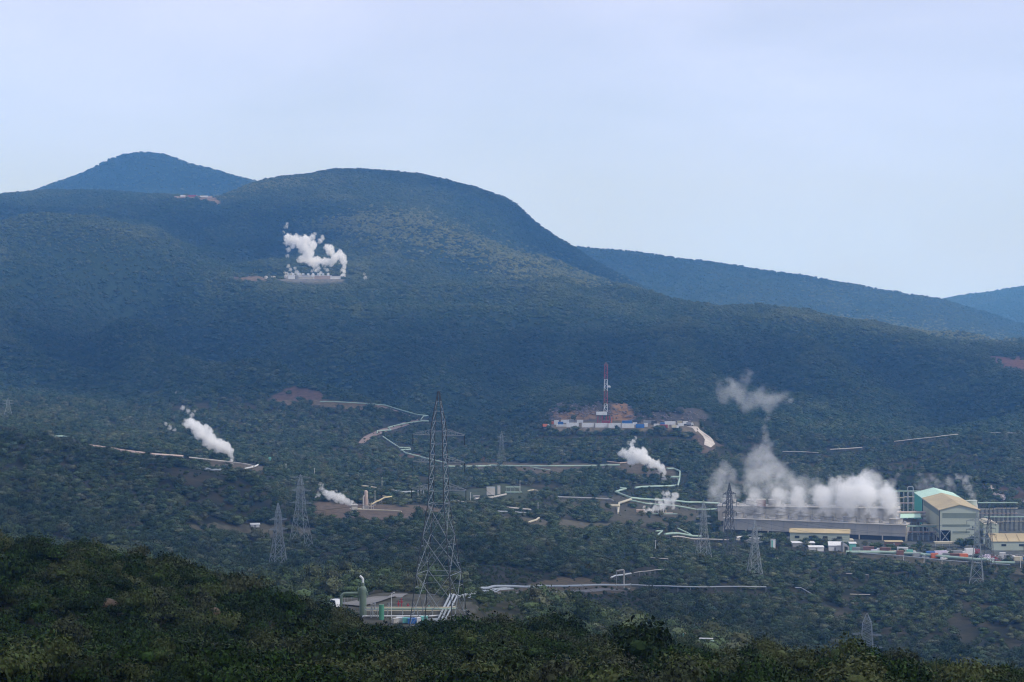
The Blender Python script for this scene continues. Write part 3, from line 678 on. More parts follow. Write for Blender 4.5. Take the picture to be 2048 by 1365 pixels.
BP = pylon(big_q, math.radians(-17.6), 'tallest and nearest lattice pylon beside the near well pad', 
           [(0, 5.3), (6.5, 4.5), (Hb * .27, 3.75), (Hb * .55, 1.8), (Hb * .84, 1.28), (Hb * .865, 1.2), (Hb, .12)],
           [(Hb * .825, 5.8, 1.2), (Hb * .715, 5.8, 1.2), (Hb * .605, 6.1, 1.3)], .115,
           [0, 3.2, Hb * .27, Hb * .42, Hb * .55, Hb * .60, Hb * .65, Hb * .70, Hb * .745, Hb * .79, Hb * .84, Hb * .88, Hb * .92, Hb * .96], paint('dark_galvanised_steel', (.27, .30, .31), .5, .3, .2, 2), sub=True, open_from=Hb * .54, legmat=DARKSTEEL)  # same steel throughout; dark legs and lighter bracing paint its shaded and sunlit look
PA = place_pylon(555, 950, 1005, .5, 'shorter pale pylon left of the big pylon, in front of its taller neighbour', 3.9, 1.15, 4.2, .15, arms=(.77, .635))
PB = place_pylon(600, 1085, 948, -.35, 'wide armed pylon behind the shorter one on the grassy clearing', 5.2, 1.5, 5.6, .13, arms=(.955, .79, .63))
PC = place_pylon(1460, 1290, 965, .4, 'dark pylon in front of the left end of the cooling towers', 4.2, 1.3, 4.4, .2, dark=True)
PD = place_pylon(1408, 1190, 1000, .3, 'grey pylon in the bushes left of the power station', 4.2, 1.2, 4.2, .12)
PE = place_pylon(1511, 1150, 1040, .2, 'pale pylon in the bushes in front of the cooling towers', 4.0, 1.2, 4.0, .15)
PF = place_pylon(1957, 1180, 1020, -.3, 'pylon in front of the gable of the turbine hall', 4.0, 1.2, 5.6, .16)
PG = place_pylon(1981, 1262, 1030, .2, 'thinner pylon right of the turbine hall, behind the storage yard', 3.2, 1.1, 4.0, .12, dark=True)
PH = place_pylon(1737, 800, 1225, -.25, 'pylon rising behind the near hillside at the lower right', 4.0, 1.9, 5.4, .12, arms=(.69, .515, .34), waist=.3)
PI = place_pylon(1003, 1730, 862, .3, 'faint distant pylon on the slope above the long pipeline', 4.2, 1.2, 4.2, .05, arms=(.86, .74))
PJ = place_pylon(15, 1700, 795, .3, 'faint distant pylon on the left edge hillside', 4.2, 1.2, 4.2, .07, arms=(.86, .74))
def cable(a, b, sag, r, label):
    a, b = Vector(a), Vector(b); pts = []
    for k in range(25):
        t = k / 24; p = a.lerp(b, t); p.z -= sag * 4 * t * (1 - t); pts.append(p)
    o = MB().tube(pts, r, 4).make('power_cable', DARKSTEEL)
    tag(o, label, 'cable', 'cables of the power lines')
for k in range(6): cable(PC[1][k], PF[1][k], 6, .055, 'dark power cable strung across the front of the power station')
for k in (0, 2, 4): cable(BP[1][k], (-210 + 3 * k, 760, at(-100, 828 + 24 * k, 760).z), 10, .04, 'dark power cable running left from the big pylon')
for k in (1, 3, 5): cable(BP[1][k], PH[1][k], 16, .03, 'dark power cable between the big pylon and the lower right pylon')
for k in range(4): cable(PA[1][k], PE[1][k], 14, .035, 'thin power cable crossing the valley')

# ------------------------------------------------------------------ power station
def roofed(name, c, rz, L, W, h, rise, wall, roof, label, cat, over=.5, ribs=0):
    """long building: local x = length, y = width"""
    e = empty(name, c, rz, label, cat)
    m = MB(); m.poly([(0, 0, 0), (L, 0, 0), (L, W, 0), (0, W, 0), (0, 0, h), (L, 0, h), (L, W, h), (0, W, h), (0, W/2, h + rise), (L, W/2, h + rise)],
                     [(0, 1, 5, 4), (1, 2, 6, 9, 5), (2, 3, 7, 6), (3, 0, 4, 8, 7), (0, 3, 2, 1)])
    m.make('wall', wall, e)
    r = MB(); t = .25
    for s in (0, 1):
        y0, z0 = (-over, h - rise * over / (W / 2)) if s == 0 else (W + over, h - rise * over / (W / 2))
        A = [(-over, y0, z0 + .05), (L + over, y0, z0 + .05), (L + over, W/2, h + rise + .05), (-over, W/2, h + rise + .05)]
        r.poly(A + [(x, y, z + t) for x, y, z in A], [(0, 1, 2, 3), (4, 5, 6, 7), (0, 1, 5, 4), (1, 2, 6, 5), (2, 3, 7, 6), (3, 0, 4, 7)])
    for k in range(ribs):
        x = L * (k + .5) / ribs
        for s in (0, 1): r.bar((x, -over if s == 0 else W + over, h + .32), (x, W/2, h + rise + .42), .3)
    r.make('roof', roof, e)
    return e
YZ = ZC - 170.5
# turbine hall; local x along the gable (to the right), local y away from the camera
hall = empty('turbine_hall', (277.0, 1388.0, YZ), math.radians(-2.7), 'huge mint and sage green turbine hall with a tan and green pitched roof', 'building')
HW, HL, HH, HR = 25.2, 113.0, 21.5, 3.3; Ls = 76.0
def slab(m, pts, t, nrm):
    n = Vector(nrm).normalized() * t; k = len(pts)
    m.poly([Vector(p) for p in pts] + [Vector(p) + n for p in pts], [tuple(range(k)), tuple(range(k, 2*k))] + [(i, (i+1) % k, (i+1) % k + k, i + k) for i in range(k)])
m = MB()   # near gable, open bay at its lower left
slab(m, [(7, 0, 0), (HW, 0, 0), (HW, 0, HH), (HW/2, 0, HH + HR), (0, 0, HH), (0, 0, 8.6), (7, 0, 8.6)], .4, (0, 1, 0)); m.make('gable_wall', SAGE, hall)
m = MB(); m.box(-.02, .35, .4, Ls, 3.0, HH); m.make('side_wall', CREAM, hall)
m = MB(); m.box(-.6, .34, Ls + .02, HL, 3.0, HH); m.make('teal_side_wall', TEAL, hall)
m = MB(); m.box(HW - .35, HW, .4, HL, 0, HH - .05); m.box(.35, HW - .36, HL - .4, HL, 0, HH - .05); m.make('rear_wall', SAGE, hall)
for (y0, y1, mt, nm) in ((-.8, Ls, TAN, 'rusty_roof'), (Ls + .02, HL + .8, MINT, 'mint_roof')):
    m = MB()
    for s in (0, 1):
        xe = -.9 if s == 0 else HW + .9; ze = HH + .1 - HR * .9 / (HW / 2)
        A = [(xe, y0, ze), (xe, y1, ze), (HW/2, y1, HH + HR + .1), (HW/2, y0, HH + HR + .1)]
        m.poly(A + [(x, y, z + .35) for x, y, z in A], [(0, 1, 2, 3), (4, 5, 6, 7), (0, 1, 5, 4), (1, 2, 6, 5), (2, 3, 7, 6), (3, 0, 4, 7)])
    m.make(nm, mt, hall)
m = MB().box(1.6, HW - 1.2, -.1, -.02, HH - 5.2, HH - 1.9); m.make('upper_vent_band', SAGEDARK, hall)
m = MB().box(1.6, HW - 6, -.1, -.02, 10.6, 12.2); m.make('middle_vent_band', SAGEDARK, hall)
m = MB().box(8.2, HW - 6, -.1, -.02, 6.6, 7.8); m.make('lower_vent_band', SAGEDARK, hall)
m = MB().box(-.12, -.04, 2, Ls - 3, HH - 4.4, HH - 1.0); m.box(-.12, -.04, 2, Ls - 3, 6.2, 8.0); m.make('side_vent_band', SAGEDARK, hall)
m = MB().box(-.72, -.62, Ls + 2, HL - 2, 8, 10); m.make('teal_vent_band', SAGEDARK, hall)
m = MB().tube([(-.25, -.2, 0), (-.25, -.2, HH)], .3); m.tube([(-.25, Ls, 3), (-.25, Ls, HH)], .3); m.make('downpipe', DARKSTEEL, hall)
m = MB().box(-1.0, -.5, -.8, Ls, HH - .55, HH - .15); m.make('gutter', GREY, hall)
m = MB().box(HW - 4.6, HW - 3.6, -.1, -.02, 10.2, 11.0); m.box(HW - 4.6, HW - 3.6, -.1, -.02, 8.6, 9.4); m.make('window', GLASS, hall)
m = MB().bar((.3, .1, .2), (6.7, .1, 8.4), .35); m.bar((6.7, .1, .2), (.3, .1, 8.4), .35); m.bar((0.3, .1, 8.5), (7, .1, 8.5), .4); m.bar((.2, .1, 0), (.2, .1, 8.6), .5); m.make('bay_bracing', STEEL, hall)
m = MB().box(.4, 6.9, 6, 6.3, 0, 8.5); m.make('bay_back_wall', LOUVRE, hall)
for k in range(5): MB().box(-.5, .1, 12 + k * 15, 12.6 + k * 15, -.2, 3.0).make('column', CONCRETE, hall)
MB().box(.36, 3.2, 8, HL - 1, .1, 2.95).make('undercroft_wall', LOUVRE, hall)
annex = roofed('annex_building', (304.5, 1384, YZ), math.radians(-2.7) + math.pi / 2, 26, -9.5, 12.5, 1.2, SAGE, CREAMPIPE, 'lower annex building against the right side of the turbine hall', 'building')
MB().box(4, 6, -.1, 0, 2, 4).make('window', GLASS, annex)
ware = roofed('warehouse', (300.5 + 2, 1351, YZ), math.radians(-1), 70, 22, 5.6, 3.6, SAGE, TAN, 'long low warehouse with a tan ribbed roof at the right edge', 'building', ribs=10)
for k in range(6): MB().box(6 + k * 11, 9 + k * 11, -.12, -.02, 2.6, 4.0).make('window', GLASS, ware)
MB().box(20, 24, -.15, -.02, 0, 4.2).make('door', SAGEDARK, ware)
store = roofed('workshop', (at(1581, 1060, 1384).x, 1386, YZ), math.radians(-9), 38, 11, 7.2, 1.9, SAGE, TAN, 'long sage green workshop with a tan roof in front of the cooling towers', 'building', ribs=0)
for k in range(4): MB().box(3 + k * 9, 6 + k * 9, -.12, -.02, 3.6, 5.2).make('window', GLASS, store)
MB().box(30, 33.5, -.12, -.02, 0, 4.5).make('door', SAGEDARK, store)
tk = empty('canopy_roof', (at(1800, 1036, 1430).x, 1430, YZ), 0, 'small mint green sloping canopy between cooling towers and turbine hall', 'canopy')
m = MB(); slab(m, [(0, 0, 11.5), (14, 0, 11.8), (16, 14, 13.8), (3, 14, 13.6)], .3, (0, 0, 1)); m.make('roof', MINT, tk)
for x_, y_ in ((.6, .6), (13, .6), (15, 13), (4, 13)): MB().box(x_, x_ + .4, y_, y_ + .4, 0, 11.6).make('post', STEEL, tk)
# cooling towers
def cooling(px0, D0, px1, D1, W, h, stacks, label, stackr=4.6, stackh=3.2):
    a = Vector((at(px0, 1000, D0).x, D0, YZ)); b = Vector((at(px1, 1000, D1).x, D1, YZ)); d = b - a; L = d.length
    e = empty('cooling_tower', a, math.atan2(d.y, d.x), label, 'cooling tower', 'cooling towers of the power station')
    MB().box(0, L, 0, W, 3.0, h).make('casing', TOWERGREY, e)
    MB().box(1, L - 1, .8, W - .8, 0, 2.98).make('louvre_wall', LOUVRE, e)
    for k in range(9): MB().box(L * k / 8 - .35, L * k / 8 + .35, -.25, .55, 0, 3.4).make('column', CONCRETE, e)
    MB().box(-.4, L + .4, -.5, W + .5, h + .02, h + .4).make('deck', CONCRETE, e)
    m = MB()
    for y_ in (-.4, W + .4):
        for zz in (1.0, .55): m.bar((-.3, y_, h + .4 + zz), (L + .3, y_, h + .4 + zz), .07)
        for k in range(int(L / 3)): m.bar((k * 3, y_, h + .4), (k * 3, y_, h + 1.45), .07)
    m.make('railing', STEEL, e)
    m = MB()
    for k in range(int(L // 8)): m.box(k * 8 + 1, k * 8 + 1.25, -.18, -.02, 3.1, h - .1)
    m.make('wall_ribs', GREY, e)
    pos = []
    for k in range(stacks):
        x_ = L * (k + .5) / stacks; s = MB(); n = 20; rs = [(0, 1.0), (.35, .93), (.75, .95), (1, 1.02)]
        tube_into(s.V, s.F, [(x_, W/2, h + .4 + stackh * q[0]) for q in rs], [stackr * q[1] for q in rs], n, cap=False)
        tube_into(s.V, s.F, [(x_, W/2, h + .4 + stackh * q[0]) for q in rs], [stackr * q[1] - .15 for q in rs], n, cap=False)
        s.make('fan_stack', TOWERGREY, e)
        pos.append(e.matrix_basis @ Vector((x_, W/2, h + .4 + stackh)))
        MB().box(x_ + stackr + .4, x_ + stackr + 1.9, W/2 - 1, W/2 + 1, h + .42, h + 2.1).make('motor_box', CONCRETE, e)
    MB().tube(bend([(L + .5, 1, 0), (L + .5, 1, h - 1), (L - 4, 1, h + .8)], 1), .35).make('riser_pipe', CREAMPIPE, e)
    return e, pos
ct1, st1 = cooling(1447, 1440, 1812, 1398, 15, 10.2, 8, 'long grey cooling tower, the nearer of the two rows')
ct2, st2 = cooling(1436, 1490, 1800, 1470, 15, 13.4, 8, 'grey cooling tower row behind, mostly hidden by steam', stackh=4)
hut = empty('rooftop_hut', (at(1523, 1010, 1482).x, 1485, YZ + 13.82), 0, 'brown louvred box on the deck of the rear cooling tower', 'hut')
MB().box(-3, 3, -2, 2, 0, 4.6).make('casing', BROWN, hut); MB().box(-3.2, 3.2, -2.2, 2.2, 4.62, 4.9).make('roof', CREAMPIPE, hut)
rt = empty('round_tower', (at(1949, 1015, 1500).x, 1512, YZ), 0, 'round pale green cooling tower behind the right side of the turbine hall', 'tower')
MB().cyl(0, 0, 0, 12, 5.6, 24, 4.8).make('casing', CONCRETE, rt)
m = MB(); tube_into(m.V, m.F, [(0, 0, 12.02), (0, 0, 14), (0, 0, 15)], [4.4, 4.2, 4.3], 24); m.make('fan_stack', SAGE, rt)
# pipe racks between towers and hall, and behind
def rack(name, px0, px1, D, z0, lv, label, n=7, mat=STEEL, pm=GREENPIPE):
    a = at(px0, 1000, D).x; b = at(px1, 1000, D).x
    e = empty(name, (a, D, YZ), 0, label, 'pipe rack'); L = b - a
    for k in range(n):
        x_ = L * k / (n - 1); m = MB().bar((x_, 0, 0), (x_, 0, z0), .35); m.bar((x_, 3, 0), (x_, 3, z0), .35); m.bar((x_, 0, z0), (x_, 3, z0), .3); m.bar((x_, 0, z0*.55), (x_, 3, z0*.55), .3); m.make('frame', mat, e)
    for i, (zz, yy, r_) in enumerate(lv): MB().tube([(-2, yy, zz), (L * .4, yy, zz), (L * .45, yy, zz + .6 * (i % 2)), (L + 2, yy, zz + .6 * (i % 2))], r_).make('pipe', (pm, CREAMPIPE, RUSTPINK)[i % 3], e)
    return e
rack('pipe_rack', 1815, 1880, 1402, 8.8, [(9.3, .8, .5), (9.3, 2.2, .4), (5.4, 1.5, .5)], 'steel pipe rack between cooling tower and turbine hall')
rack('pipe_rack', 1800, 1846, 1440, 13.5, [(14.2, 1, .9), (11.5, 1, 1.1), (8.6, 1.5, 1.2)], 'thick brown pipes on a rack behind the end of the front cooling tower', 5, STEEL, RUSTPINK)
rack('pipe_rack', 1790, 1835, 1530, 19, [(19.6, 1, .5), (15, 1, .5), (11, 1.5, .6)], 'tall rack with looping pipes behind the steam, left of the turbine hall', 6)
rack('pipe_rack', 1962, 2030, 1500, 14, [(14.5, 1, .4), (10, 1, .4), (7, 1.5, .4)], 'dark switchyard steelwork right of the turbine hall', 9, DARKSTEEL)
rack('pipe_rack', 1975, 2048, 1455, 9, [(9.5, 1, .35), (6, 1, .3)], 'second row of dark steelwork at the right edge behind the warehouse', 9, DARKSTEEL)
lo = empty('pipe_loop', (at(1815, 1010, 1520).x, 1520, YZ), 0, 'pale inverted U pipe loops behind the cooling towers', 'pipe')
for k in range(3): MB().tube(bend([(k*5, 0, 0), (k*5, 0, 24 - 3*k), (k*5 + 4, 0, 24 - 3*k), (k*5 + 4, 0, 8)], 1.2), .3).make('pipe', (STEEL, GREENPIPE, CREAMPIPE)[k], lo)

# ------------------------------------------------------------------ boxes, sheds, vehicles in the yards
def container(q, rz, L, W, h, mat, label, group, cat='container', ribs=True):
    e = empty('container', q, rz, label, cat, group)
    MB().box(-L/2, L/2, -W/2, W/2, .15, h).make('body', mat, e)
    m = MB()
    for k in range(int(L / 1.2)): m.box(-L/2 + .5 + k*1.2, -L/2 + .75 + k*1.2, -W/2 - .07, -W/2 - .01, .3, h - .15)
    m.box(-L/2 - .06, L/2 + .06, -W/2 - .08, W/2 + .08, h + .01, h + .12); m.make('frame', mat, e)
    MB().box(L/2 + .01, L/2 + .08, -W/2 + .15, W/2 - .15, .3, h - .2).make('door', GREY, e)
    return e
def truck(q, rz, mat, cargo, label, L=8.0, group='vehicles parked in the yards'):
    e = empty('truck', q, rz, label, 'truck', group)
    MB().box(-L/2, L/2 - 2.3, -1.2, 1.2, 1.1, 3.4).make('cargo_box', cargo, e)
    c = MB().poly([(L/2 - 2.1, -1.15, .6), (L/2, -1.15, .6), (L/2, -1.15, 1.7), (L/2 - .5, -1.15, 2.8), (L/2 - 2.1, -1.15, 2.8), (L/2 - 2.1, 1.15, .6), (L/2, 1.15, .6), (L/2, 1.15, 1.7), (L/2 - .5, 1.15, 2.8), (L/2 - 2.1, 1.15, 2.8)],
                  [(0, 1, 2, 3, 4), (5, 6, 7, 8, 9), (0, 1, 6, 5), (1, 2, 7, 6), (2, 3, 8, 7), (3, 4, 9, 8), (4, 0, 5, 9)]).make('cab', mat, e)
    MB().poly([(L/2 + .02, -1, 1.75), (L/2 + .02, 1, 1.75), (L/2 - .44, 1, 2.7), (L/2 - .44, -1, 2.7)], [(0, 1, 2, 3)]).make('windscreen', GLASS, c)
    MB().box(-L/2, L/2 - .2, -.9, .9, .7, 1.05).make('chassis', RUBBER, e)
    for x_ in (-L/2 + 1.2, -L/2 + 2.4, L/2 - 1.1):
        for y_ in (-1.1, 1.1): MB().tube([(x_, y_ - .15, .5), (x_, y_ + .15, .5)], .5, 12).make('wheel', RUBBER, e)
    return e
def car(q, rz, mat, label, L=4.6, h=1.7, group='vehicles parked in the yards'):
    e = empty('car', q, rz, label, 'car', group)
    P = [(-L/2, .35), (L/2, .35), (L/2, .85), (L/2 - 1.1, 1.0), (L/2 - 1.7, h), (-L/2 + .4, h), (-L/2, 1.0)]
    n = len(P); b = MB().poly([(x, -.88, z) for x, z in P] + [(x, .88, z) for x, z in P], [tuple(range(n)), tuple(range(n, 2*n))] + [(i, (i+1) % n, (i+1) % n + n, i + n) for i in range(n)])
    b.make('body', mat, e); MB().box(-L/2 + .6, L/2 - 1.75, -.9, .9, 1.05, h - .15).make('window', GLASS, e)
    for x_ in (-L/2 + .85, L/2 - .85):
        for y_ in (-.85, .85): MB().tube([(x_, y_ - .1, .34), (x_, y_ + .1, .34)], .34, 12).make('wheel', RUBBER, e)
    return e
def yard(px, row): return hit(px, row, 1200, 1420)
cn = {WHITE: 'white', LILAC: 'pale lilac', BLUE: 'blue', ORANGE: 'orange', BROWN: 'brown', GREY: 'grey', CREAMPIPE: 'cream', TANKTEAL: 'teal', RED: 'red'}
rr_ = random.Random(3)
spots = [(1713, 1104, 5, GREY), (1737, 1103, 8, BROWN), (1748, 1107, 4, LILAC), (1767, 1106, 9, BROWN), (1789, 1110, 8, CREAMPIPE), (1805, 1106, 8, WHITE), (1800, 1112, 5, BROWN),
         (1823, 1111, 6, TANKTEAL), (1835, 1114, 7, GREY), (1861, 1114, 6, BLUE), (1869, 1117, 5, ORANGE), (1878, 1113, 10, LILAC), (1893, 1117, 6, GREY), (1902, 1111, 8, WHITE), (1911, 1118, 8, BROWN),
         (1917, 1112, 9, GREY), (1927, 1119, 6, ORANGE), (1939, 1111, 7, WHITE), (1952, 1109, 5, RED), (1953, 1120, 7, BROWN), (1968, 1121, 9, LILAC), (1977, 1124, 8, WHITE), (2005, 1117, 4, WHITE), (2020, 1121, 7, GREY), (2036, 1122, 6, CREAMPIPE)]
for k, (px_, rw_, L_, mt) in enumerate(spots):
    q = yard(px_, rw_); b_ = cn[mt]
    nxt = cn[spots[(k + 1) % len(spots)][3]]; prv = cn[spots[k - 1][3]] if k else 'pale green pipeline end'
    where = f'between {prv} and {nxt} ones' if 0 < k < len(spots) - 1 else ('nearest the grey portal' if k == 0 else 'last one at the right edge')
    if k % 4 == 3: truck(q, rr_.uniform(-.3, .3) + (math.pi if k % 8 == 3 else 0), WHITE, mt, f'{b_} box truck in the yard {where}', L_ )
    else: container(q, rr_.uniform(-.35, .35), L_ * .85, 2.4, 2.0 + rr_.uniform(0, 1.4) + (1.0 if k in (11, 17) else 0), mt, f'{b_} container in the yard {where}', 'containers in the storage yard')
for k, (px_, rw_, mt) in enumerate([(1722, 1108, WHITE), (1757, 1104, GREY), (1779, 1103, WHITE), (1843, 1112, WHITE), (1851, 1118, GREY), (1888, 1120, WHITE), (1934, 1121, WHITE), (1988, 1119, RED), (2012, 1123, GREY), (1996, 1124, BROWN), (2044, 1120, BLUE)]):
    car(yard(px_, rw_), rr_.uniform(-.5, .5), mt, f'{cn[mt]} car parked in the storage yard ' + ['near the grey portal', 'beside the first brown truck', 'behind the cream container', 'beside the teal container', 'left of the blue container', 'below the big lilac container', 'under the pylon', 'among scrap heaps past the pylon', 'beside the grey container at the right', 'low among the scrap heaps', 'at the right edge of the view'][k])
# scrap heaps beyond the pylon
for k, (px_, rw_) in enumerate([(1985, 1116), (1998, 1118), (2013, 1115), (2028, 1117), (2042, 1117)]):
    m = MB(); r2 = random.Random(40 + k)
    for j in range(16):
        a, b_, c_ = r2.uniform(-3.5, 3.5), r2.uniform(-2, 2), max(0.1, 1.9 - r2.uniform(0, 2)); s_ = r2.uniform(.3, .9)
        m.tube([(a, b_, c_), (a + r2.uniform(-2, 2), b_ + r2.uniform(-1, 1), c_ + r2.uniform(-.3, .9))], s_ * .45, 7)
    o = m.make('scrap_heap', (BROWN, GREY, DARKSTEEL, RUSTPINK, GREY)[k]); q = yard(px_, rw_); o.location = q
    tag(o, ['brown scrap heap next to the pylon foot', 'grey scrap heap beside the brown one', 'dark steel scrap heap in the middle of the row', 'pinkish scrap heap second from the right edge', 'grey scrap heap at the right edge'][k], 'scrap heap', 'scrap heaps in the yard')
# sheds and small things left of the yard
def shed(px, row, L, W, h, wall, roof, label, rz=0.0, tilt=.5, dm=(1200, 1440)):
    e = empty('shed', hit(px, row, *dm), rz, label, 'shed')
    MB().box(-L/2, L/2, -W/2, W/2, 0, h).make('wall', wall, e)
    m = MB(); slab(m, [(-L/2 - .4, -W/2 - .4, h + .03), (L/2 + .4, -W/2 - .4, h + .03), (L/2 + .4, W/2 + .4, h + .03 + tilt), (-L/2 - .4, W/2 + .4, h + .03 + tilt)], .18, (0, 0, 1)); m.make('roof', roof, e)
    MB().box(-.6, .5, -W/2 - .08, -W/2 - .01, 0, min(2.2, h - .2)).make('door', GREY, e)
    return e
shed(1606, 1094, 14, 5, 2.6, GREY, WHITE, 'long grey shed with a white roof left of the workshop tree', .05)
shed(1632, 1102, 9, 5, 2.4, WHITE, WHITE, 'low white shed with a pale roof below the workshop')
shed(1670, 1101, 8, 6, 3.2, WHITE, WHITE, 'white shed with a steeply tilted roof near the portal', -.1, 1.8)
shed(1705, 1101, 4, 4, 4.4, TANKTEAL, WHITE, 'small pale blue tall shed right of the grey portal')
shed(1487, 1082, 9, 5, 2.2, GREY, WHITE, 'low grey shed at the foot of the dark pylon', .15)
shed(1520, 1086, 8, 5, 2.4, CONCRETE, GREY, 'small concrete shed with a dark roof left of the white kiosk')
shed(1787, 1092, 11, 4, 2.6, BROWN, TAN, 'small brown shed with a rusty roof below the cooling tower end')
shed(1690, 1086, 10, 6, 1.8, CREAMPIPE, CREAMPIPE, 'cream flat shed under the workshop gable')
kio = empty('kiosk', hit(1546, 1099, 1200, 1440), 0, 'tall white and blue panelled kiosk in front of the cooling towers', 'kiosk')
MB().box(-1.4, 1.4, -1.2, 1.2, 0, 6.2).make('body', WHITE, kio); MB().box(-1.2, -.2, -1.28, -1.22, .6, 5.8).make('panel', TANKTEAL, kio); MB().box(-1.6, 1.6, -1.4, 1.4, 6.22, 6.45).make('roof', GREY, kio)
po = empty('portal', hit(1692, 1104, 1200, 1400), .2, 'dark grey arched portal box where the green pipeline starts', 'portal')
m = MB(); slab(m, [(-2, 0, 0), (-2, 0, 6), (0, 0, 5), (2.2, 0, 3), (2.2, 0, 0), (1.2, 0, 0), (1.2, 0, 3), (-1, 0, 3.4), (-1, 0, 0)], 4, (0, 1, 0)); m.make('housing', GREY, po)
cnp = empty('carport', hit(1898, 1095, 1200, 1400), 0, 'long pale canopy roof on posts in front of the turbine hall', 'canopy')
m = MB(); m.box(-9.5, 9.5, -2.5, 2.5, 3.2, 3.6); m.box(-9.5, 9.5, -2.7, -2.52, 2.6, 3.7); m.make('roof', CREAMPIPE, cnp)
for k in range(5): MB().box(-9 + k*4.4, -8.8 + k*4.4, -2, -1.8, 0, 3.2).make('post', STEEL, cnp)
# yard trees
def big_tree(px, row, s, v, label, dm=(1200, 1500), kind='tree'):
    q = hit(px, row, *dm); q.z -= .1
    return plant(kind, q, VAL[v], VAL_TRUNK[v], (s, s, s), px, label, 'tree', None, ('crown', 'trunk'))
for px_, rw_, s, v, lb in [(1672, 1088, 1.35, 5, 'round dark tree standing in front of the workshop roof'), (1490, 1078, 1.2, 1, 'flat topped tree before the left part of the cooling tower'), (1540, 1078, 1.15, 3, 'spreading tree before the cooling tower wall, left of the kiosk'),
                           (1920, 1096, 1.35, 1, 'dark tree at the foot of the turbine hall gable'), (1945, 1097, 1.5, 5, 'large dark tree behind the pylon at the turbine hall corner'), (1838, 1094, 1.0, 2, 'dark bushy tree under the pipe rack'),
                           (1730, 1092, .9, 2, 'bush tree before the right part of the cooling tower'), (1756, 1096, 1.0, 0, 'low tree between the cooling tower and the yard'), (1780, 1099, 1.0, 3, 'wide low tree above the yard trucks'),
                           (1806, 1099, .9, 1, 'wide low tree right of the rusty shed'), (1830, 1101, 1.0, 3, 'wide low tree before the pipe rack'), (1855, 1102, 1.0, 1, 'low tree left of the pale carport'), (1880, 1103, .9, 3, 'low tree in front of the pale carport'), (1908, 1104, .8, 0, 'small tree under the carport end'),
                           (1580, 1092, .8, 4, 'small tree at the left end of the workshop'), (1600, 1100, .8, 2, 'small tree before the grey shed'), (1626, 1096, .8, 4, 'small tree between workshop and white shed'), (1650, 1096, .8, 0, 'small tree left of the round workshop tree'),
                           (1500, 1092, .9, 2, 'bushy tree below the low grey shed'), (1465, 1088, 1.0, 0, 'bushy tree at the foot of the dark pylon'), (1560, 1100, .9, 4, 'small tree right of the kiosk'), (1715, 1097, .9, 4, 'small tree behind the pale blue shed'),
                           (1027, 966, 1.6, 2, 'tall dark tree on the pipeline clearing'), (600, 806, 1.6, 0, 'dark tree on the upper dirt terrace'), (738, 826, 2.0, 1, 'dark spreading tree at the right end of the upper terrace'), (410, 1062, .9, 2, 'lone tree on the grassy clearing'), (505, 1060, .6, 4, 'small round bush tree on the grassy clearing'), (578, 1064, 1.0, 3, 'dark tree on the clearing between the two pylons')]:
    big_tree(px_, rw_, s, v, lb, (1000, 2300) if px_ < 1100 else (1200, 1420))

# ------------------------------------------------------------------ pipelines
def pipeline(pts, r, mat, label, lift=1.1, sup=14, dm=(100, 9000), name='pipeline', twin=None, front=34):
    P = []
    for p in pts:
        q = hit(p[0], p[1], *dm) if len(p) == 2 else gp(p[0], p[2])
        P.append(q + Vector((0, 0, lift)))
    # densify and follow the ground
    out = [P[0]]
    for a, b in zip(P[:-1], P[1:]):
        n = max(1, int((b - a).length / 12))
        for k in range(1, n + 1):
            t = a.lerp(b, k / n); t.z = t.z * .35 + (float(gz(t.x, t.y)) + lift) * .65 if k < n else t.z; out.append(t)
    for a, b in zip(P[:-1], P[1:]): CORR.append((a, b, front, 5, .28))
    e = empty(name, out[0] - Vector((0, 0, lift)), 0, label, 'pipeline', None); o0 = out[0] - Vector((0, 0, lift))
    L = [p - o0 for p in out]
    MB().tube(L, r, 8).make('pipe', mat, e)
    if twin: MB().tube([p + Vector((0, twin, .0)) for p in L], r * .8, 8).make('pipe', mat, e)
    d = 0; cnt = 0
    if sup:
        last = 0
        for a, b in zip(L[:-1], L[1:]):
            d += (b - a).length
            if d - last >= sup and cnt < 40:
                g_ = float(gz(b.x + o0.x, b.y + o0.y)) - o0.z
                if b.z - r - g_ > .05: MB().box(b.x - .12, b.x + .12, b.y - .15, b.y + .15 + (twin or 0), g_ - .3, b.z - r * .9).make('support', GREY, e); cnt += 1
                last = d
    return e
U = (1900, 2400)
pipeline([(640, 806), (668, 806), (700, 808), (735, 810), (770, 813), (803, 823), (835, 832), (856, 834)], .55, GREENPIPE, 'upper pale pipeline running down right from the dirt terrace', dm=U)
pipeline([(856, 834), (847, 835), (841, 843), (857, 844.5)], .5, GREENPIPE, 'small expansion loop at the right end of the zigzag pipeline', dm=U)
pipeline([(857, 845), (843, 845), (808, 850), (776, 858), (782, 863), (755, 864.5), (754, 869)], .55, GREENPIPE, 'zigzag pipeline running back left beside the curved dirt road', dm=(1700, 2300))
pipeline([(766, 876), (782, 887), (799, 898), (820, 899), (821, 902), (802, 903), (812, 909), (850, 919), (893, 929)], .55, GREENPIPE, 'pale pipeline stepping down the slope behind the big pylon', dm=(1500, 2200))
pipeline([(893, 935.5), (975, 935), (982, 933.5), (1040, 935), (1100, 935), (1180, 934.5), (1240, 933)], .6, GREENPIPE, 'long straight pale green pipeline along the brown strip', dm=(1500, 1900))
pipeline([(1060, 937), (1085, 941), (1100, 943)], .4, GREENPIPE, 'short pale branch pipe below the long straight pipeline', dm=(1500, 1900))
pipeline([(1214, 926), (1240, 929), (1262, 927)], .5, RUSTPINK, 'short pinkish pipe left of the middle steam vent', dm=(1500, 1900))
